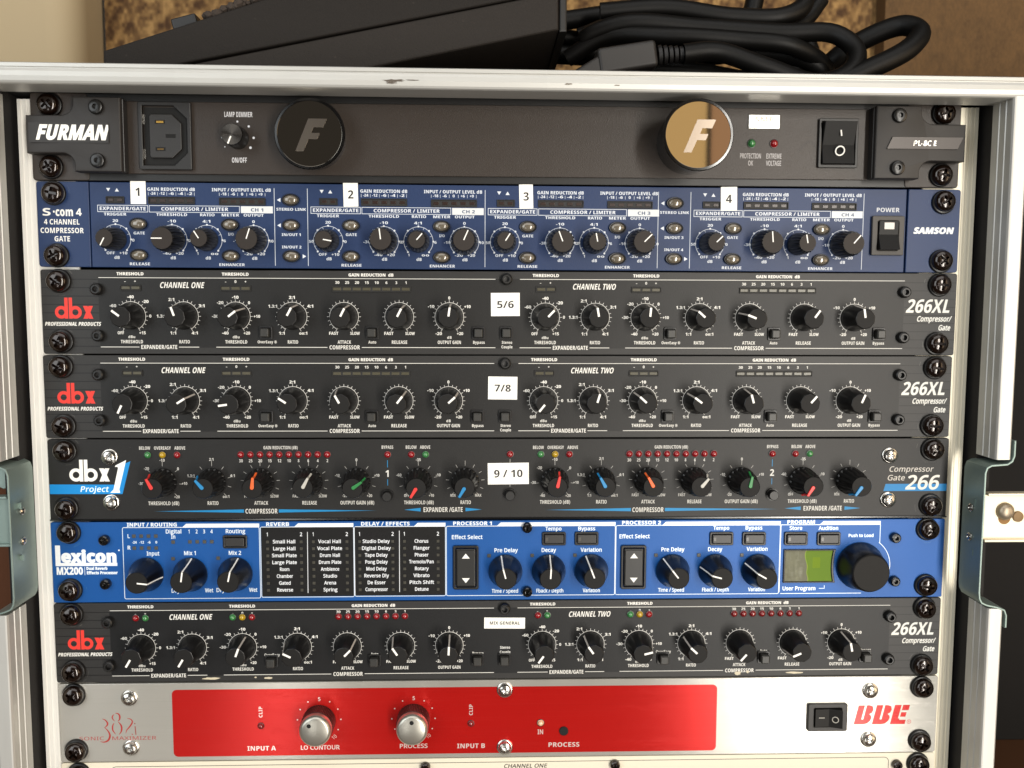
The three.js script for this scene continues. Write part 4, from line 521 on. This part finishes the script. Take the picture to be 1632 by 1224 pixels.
// ------------------------------------------------------------------ the flight case
{
  const F = -364, u = thing('flight_case', 'flight case with dark laminate sides and aluminium edge frame, holding all the rack units', 'flight case', [0, F - 8, 0]);
  const g0 = -(F - 8), wood = std('#0e0a09', 0.75), H = (y) => y + g0;
  const zTop = 43;
  part('side_panel', box(7, 414, 395, -256, H(-163), -189.5), wood, u); part('side_panel', box(7, 414, 395, 256, H(-163), -189.5), wood, u);
  part('top_panel', box(519, 6.5, 395, 0, H(47.8), -189.5), wood, u); part('bottom_panel', box(519, 7, 395, 0, H(F - 4), -189.5), wood, u); part('back_panel', box(504, 400, 7, 0, H(-158), -383), wood, u);
  // side edging: L-shaped extrusion with grooves on its inner leg, cut round the catch plates
  const side = (sx) => { const q = [[252.3, 7], [252.3, 13], [252.75, 13.3], [252.75, 13.8], [252.3, 14.1], [252.3, 19], [252.75, 19.3], [252.75, 19.8], [252.3, 20.1], [252.3, 25], [252.9, 26], [253.6, 26.2], [259.4, 26.2], [260.1, 25.8], [260.3, 25], [260.3, -4], [259.6, -4], [259.6, 8.2], [252.9, 8.2]]; return q.map(([a, b]) => [sx * a, -b]); };
  const runs = [[-141, 42], [F - 2, -219.8]];
  for (const s of [-1, 1]) for (const [a, b] of runs) part('edge_profile', extrude(poly(side(s)), b - a, 0).rotateX(-Math.PI / 2), s < 0 ? alu : alu, u, 0, H(a), 0);
  { const q = [[41.4, 7], [41.4, 25.2], [41.9, 26], [42.8, 26.5], [45, 27], [47.3, 26.7], [48.6, 26.2], [48.8, 25.5], [49.3, 25.5], [49.5, 26.1], [51.2, 26], [51.6, 25.4], [51.6, -4], [51.1, -4], [51.1, 8.2], [41.9, 8.2]]; part('edge_profile', extrude(poly(q.map(([a, b]) => [b, a])), 521, 0).rotateY(-Math.PI / 2).translate(260.5, 0, 0), alu, u, 0, H(0.9), 0, -0.0048); }
  part('edge_profile', box(521, 10, 19, 0, H(F - 3), 17), alu, u);
  { const mk = (x, y, w, h) => { const pts = []; for (let i = 0; i < 18; i++) { const a = (i / 18) * 6.283, q = 0.6 + 0.6 * rnd(); pts.push([x + (w / 2) * q * Math.cos(a), y + (h / 2) * q * Math.sin(a)]); } return new THREE.ShapeGeometry(poly(pts)); }; part('scuff_mark', merge(mk(0, 0, 12, 1.3), mk(9, 0.3, 7, 0.5), mk(-1, -1.1, 5, 0.8)), std('#564d44', 0.7), u, -55, H(46.2), 27.1); part('scuff_mark', merge(mk(0, 0, 4, 0.7), mk(24, -0.4, 3, 0.5)), std('#6b6053', 0.7), u, 30, H(45.4), 27.08); }
  // rack rails with ridges; warm light is put into the right rail colour
  for (const s of [-1, 1]) { const q = [[222, -3.2], [243.2, -3.2], [243.4, -2.9], [244.2, -2.9], [244.4, -3.3], [245.6, -3.3], [245.8, -2.9], [246.9, -2.9], [247.1, -3.3], [248.2, -3.3], [248.4, -2.9], [250.2, -2.9], [250.2, -24], [248, -24], [248, -5], [222, -5]]; part('rack_rail', extrude(poly(q.map(([a, b]) => [s * a, -b])), 404, 0).rotateX(-Math.PI / 2), std(s < 0 ? '#f4f2ec' : '#f0e8d2', 0.45, 0.2), u, 0, H(-362), 0); }
  // pressed latch dishes in the side walls
  for (const s of [-1, 1]) {
    const th = 1, dx = s < 0 ? 3 : 1.4, hat = [[261.5, -131], [261.5, -139], [260.6, -141.6], [258.5, -143], [249 + dx, -143.6], [246.4 + dx, -145], [245.4 + dx, -148], [245.2 + dx, -211], [245.6 + dx, -214.5], [247 + dx, -217], [250 + dx, -218.4], [257, -219.6], [260.6, -221], [261.5, -223.5], [261.5, -230]];
    const inn = hat.map(([x, y], i) => { const a = hat[Math.max(i - 1, 0)], b = hat[Math.min(i + 1, hat.length - 1)], l = Math.hypot(b[0] - a[0], b[1] - a[1]); return [x + (-(b[1] - a[1]) / l) * th, y + ((b[0] - a[0]) / l) * th]; });
    const g = extrude(poly([...hat, ...inn.reverse()].map(([x, y]) => [s * x, y])), s < 0 ? 25 : 20.5, 0.2, 1).translate(0, 0, s < 0 ? 1.5 : 6);
    const d = part('latch_dish', toCreasedNormals(g, 0.5), zinc, u, 0, g0, 0);
    for (const y of [-168.3, -184]) part('rivet', memo('rivet', () => loft([[2.2, 0], [2.1, 0.5], [1.5, 1.1], [0.8, 1.2], [0.5, 0.8], [0.01, 0.8]], () => 1, 24)), steel, d, s * (245.1 + dx), y, 15.5).rotation.y = -s * Math.PI / 2;
    part('latch_plate', merge(rbox(42, 26, 1.6, 0.5, s * 277, -174.5, 9.5), rbox(42, 1.4, 6, 0.4, s * 277, -161.8, 11.5), rbox(42, 1.4, 4, 0.4, s * 277, -187.2, 11)), s < 0 ? zinc : std('#e2d8bf', 0.45, 0.4), d);  // right plate is the same metal, with warm light put into its cream colour
    part('latch_tab', extrude(poly([[s * 246.4, -163], [s * 251.5, -164.8], [s * 246.4, -166.8]]), 2), zinc, d, 0, 0, 17); part('latch_tab', extrude(poly([[s * 246.4, -190], [s * 251, -192.6], [s * 246.4, -193.4]]), 2), zinc, d, 0, 0, 17);
    if (s > 0) { part('rivet', loft([[4.8, 0], [4.7, 1.2], [3.8, 2.6], [2, 3.4], [0.01, 3.6]], () => 1, 32, 1), std('#9b8f7d', 0.4, 0.7), d, 267.6, -171.6, 10.3); part('rivet_shadow', new THREE.CircleGeometry(3.4, 20), std('#8f6a3c', 0.7), d, 267.6, -175.4, 10.36); part('rivet', loft([[3, 0], [2.8, 1], [0.01, 1.6]], () => 1, 16, 1), std('#7d6647', 0.6, 0.4), d, 274.8, -174.5, 10.3); }  // flat brown disc below the large rivet paints its shadow
    else part('latch_claw', extrude(poly([[-263, -147], [-256, -145.5], [-254, -149], [-256, -157], [-262, -159], [-266, -157]]), 1.4, 0.3, 1), zinc, d, 0, 0, 4);
    part('splintered_edge', box(7.6, 2.2, 15, s * 256, -220.6, 12).rotateZ(s * 0.25), std('#8b6a4c', 0.9), u, 0, g0 + (s > 0 ? 5.8 : 0) * 0, 0).rotation.z = 0;
  }
}

// ------------------------------------------------------------------ things on top of the case
{
  const T = 51.8, u = thing('hard_case', 'black moulded case with a seam, lying tilted on top of the flight case', 'carrying case', [-92, T, -85]), rub = std('#2f2a26', 0.75, 0, { map: dusty, specularIntensity: 0.5, bumpMap: grain0, bumpScale: 0.0002 }), low = std('#36302b', 0.68, 0, { map: dusty, specularIntensity: 0.5, bumpMap: grain0, bumpScale: 0.0002 }), X = (q) => q.map(([x, y]) => [x + 92, y - T]);
  part('lid', extrude(poly(X([[-212.4, 51.9], [-212.4, 70.8], [-120.9, 100.3], [-60, 118], [28.6, 136], [28.6, 104.6], [-220.4 + 54, 65.6], [-206, 56.8]].slice(0, 7).concat([[-205.5, 57.2]]))), 130, 1.2, 3), rub, u, 0, 0, -65);
  part('base', extrude(poly(X([[-205, 56.4], [28.6, 103.8], [28.8, 84.2], [-68.5, 63.9], [-126, 52], [-206, 52]])), 131, 1.5, 3), low, u, 0, 0, -65.5);
  part('end_cap', extrude(poly(X([[29.2, 83.6], [29.2, 136], [33, 137], [33.4, 83.8]])), 126, 1, 2), black, u, 0, 0, -63);
  part('clasp', rbox(13.6, 7.5, 10, 1), black, u, -79, 35.2, 55, 0.26);
  const fuzz = []; for (let i = 0; i < 60; i++) { const t = i / 60; fuzz.push(new THREE.IcosahedronGeometry(1.6 + 1.6 * rnd(), 0).translate(-69 + 47 * t + rnd() * 2, 38 + 15.6 * t + rnd() * 3, 52 + rnd() * 8)); } part('velcro_strip', merge(fuzz), std('#3b322b', 0.95), u);
}
{
  const T = 51.8, u = thing('power_cable', 'thick black power cable coiled on the flight case beside the tilted black case', 'cable', [140, T, -70]), m = std('#0a0908', 0.48, 0, { specularIntensity: 0.45 });
  const tube = (pts, r) => new THREE.TubeGeometry(new THREE.CatmullRomCurve3(pts.map(([x, y, z]) => new THREE.Vector3(x - 140, y - T, z + 70))), 120, r, 16);
  part('cord', tube([[102, 80, -50], [122, 82, -52], [150, 73, -50], [180, 64.5, -50], [200, 72, -53], [206, 85, -60], [196, 97, -68], [165, 99, -74], [120, 103, -80], [72, 106, -84], [50, 98, -92], [64, 90, -98], [110, 92, -92], [160, 90, -84], [184, 84, -78], [193, 76, -80], [186, 68, -90], [160, 66, -100]], 5.6), m, u);
  part('cord', tube([[150, 52, -60], [178, 60, -52], [208, 72, -52], [235, 86, -55], [244, 97, -62], [238, 103, -70], [222, 99, -78], [204, 88, -86], [190, 72, -92], [180, 58, -95]], 6), m, u);
  part('cord', tube([[40, 88, -95], [62, 99, -88], [100, 97, -76], [140, 94, -72], [172, 90, -70], [196, 80, -82], [198, 68, -92], [170, 60, -98], [120, 60, -92]], 5.2), m, u);
  part('cord', tube([[60, 116, -95], [100, 118, -92], [140, 112, -88], [170, 112, -86], [184, 120, -90], [186, 134, -96]], 5.6), m, u);
  part('cord', tube([[48, 104, -105], [80, 114, -102], [120, 108, -96], [160, 104, -92], [186, 112, -98], [200, 128, -104]], 5), m, u);
  part('cord', tube([[34, 62, -80], [70, 62, -76], [110, 66, -70], [150, 60, -66], [178, 57.5, -66]], 5.2), m, u);
  part('cord', tube([[36, 70, -110], [70, 86, -112], [120, 84, -108], [165, 78, -104], [196, 92, -110], [190, 110, -116], [140, 116, -118], [80, 122, -118], [40, 118, -120]], 6), m, u);
  part('cord', tube([[36, 56, -100], [80, 70, -100], [130, 72, -98], [170, 68, -100], [190, 58, -104]], 6), m, u);
  part('cord', tube([[36, 98, -125], [90, 96, -125], [140, 98, -122], [176, 104, -120]], 6), m, u);
  part('cord', tube([[36, 82, -128], [90, 72, -128], [150, 60, -124], [176, 57.6, -120]], 6), m, u);
  part('cord', tube([[36, 110, -130], [80, 106, -132], [130, 108, -130], [160, 122, -128], [166, 140, -128]], 6), m, u);
  part('plug', merge(rbox(34, 15, 16, 2.5).rotateZ(0.16).translate(70 - 140, 77 - T, 17), rbox(18, 10, 14, 2).rotateZ(0.55).translate(50 - 140, 70 - T, 17)), std('#24211f', 0.5), u);
  part('strain_relief', merge([0, 1, 2, 3, 4].map((i) => new THREE.CylinderGeometry(5.6 - 0.35 * i, 6 - 0.35 * i, 1.9, 16).rotateZ(Math.PI / 2 + 0.1).translate(89 + 3.1 * i - 140, 79.4 + 0.25 * i - T, 18))), std('#141211', 0.5), u);
}

// ------------------------------------------------------------------ what stands behind
{
  const c = document.createElement('canvas'); c.width = c.height = 1024; const g = c.getContext('2d'); g.fillStyle = '#8f6c3e'; g.fillRect(0, 0, 1024, 1024); const a = lattice(64), b = lattice(128), im = g.getImageData(0, 0, 1024, 1024);
  for (let y = 0; y < 1024; y++) for (let x = 0; x < 1024; x++) { const n = 0.45 * a(x / 16, y / 16) + 0.3 * b(x / 8, y / 8) + 0.25 * b(x / 24 + 9, y / 24), t = Math.min(1, Math.max(0, (n - 0.22) / 0.52)), f = 0.9 + 0.2 * rnd(), o = (y * 1024 + x) * 4; im.data[o] = (70 + 88 * t) * f; im.data[o + 1] = (46 + 78 * t) * f; im.data[o + 2] = (22 + 54 * t) * f; }
  g.putImageData(im, 0, 0); const t = new THREE.CanvasTexture(c); t.colorSpace = THREE.SRGBColorSpace; t.wrapS = t.wrapT = THREE.RepeatWrapping; t.repeat.set(2.4, 2.4);
  struct('wall', box(766, 1000, 20, 0, 500 - Y0, -470), new THREE.MeshStandardMaterial({ map: t, roughness: 0.9 }), 0, 0, 0);
  const tp = noiseTex(512, (x, y) => 255 * (0.45 + 0.22 * wearS(x / 4, y / 4) + 0.18 * wearL(x / 16, y / 16) + 0.15 * rnd())); tp.repeat.set(3, 3);
  struct('wall_panel', box(500, 1000, 40, 632, 500 - Y0, -458), new THREE.MeshStandardMaterial({ color: lin('#6c4f2c'), map: tp, roughness: 0.85 }), 0, 0, 0);
  const col = thing('pillar', 'cream rounded pillar behind the case at the left edge', 'pillar', [-560, -Y0, -440]); part('shaft', rbox(350, 1000, 90, 28, 0, 500, 0), std('#b9a684', 0.7), col);
  struct('shade_backdrop', box(900, 415, 30, 712, -164, -150), std('#080605', 0.95), 0, 0, 0);  // added black box, its colour stands for shade low on the wall
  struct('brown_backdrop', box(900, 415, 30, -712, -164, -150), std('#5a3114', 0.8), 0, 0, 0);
  struct('floor', box(2400, 20, 740, 0, -10 - Y0, -240), std('#4d2f18', 0.6), 0, 0, 0);
}
renderer.render(scene, camera);
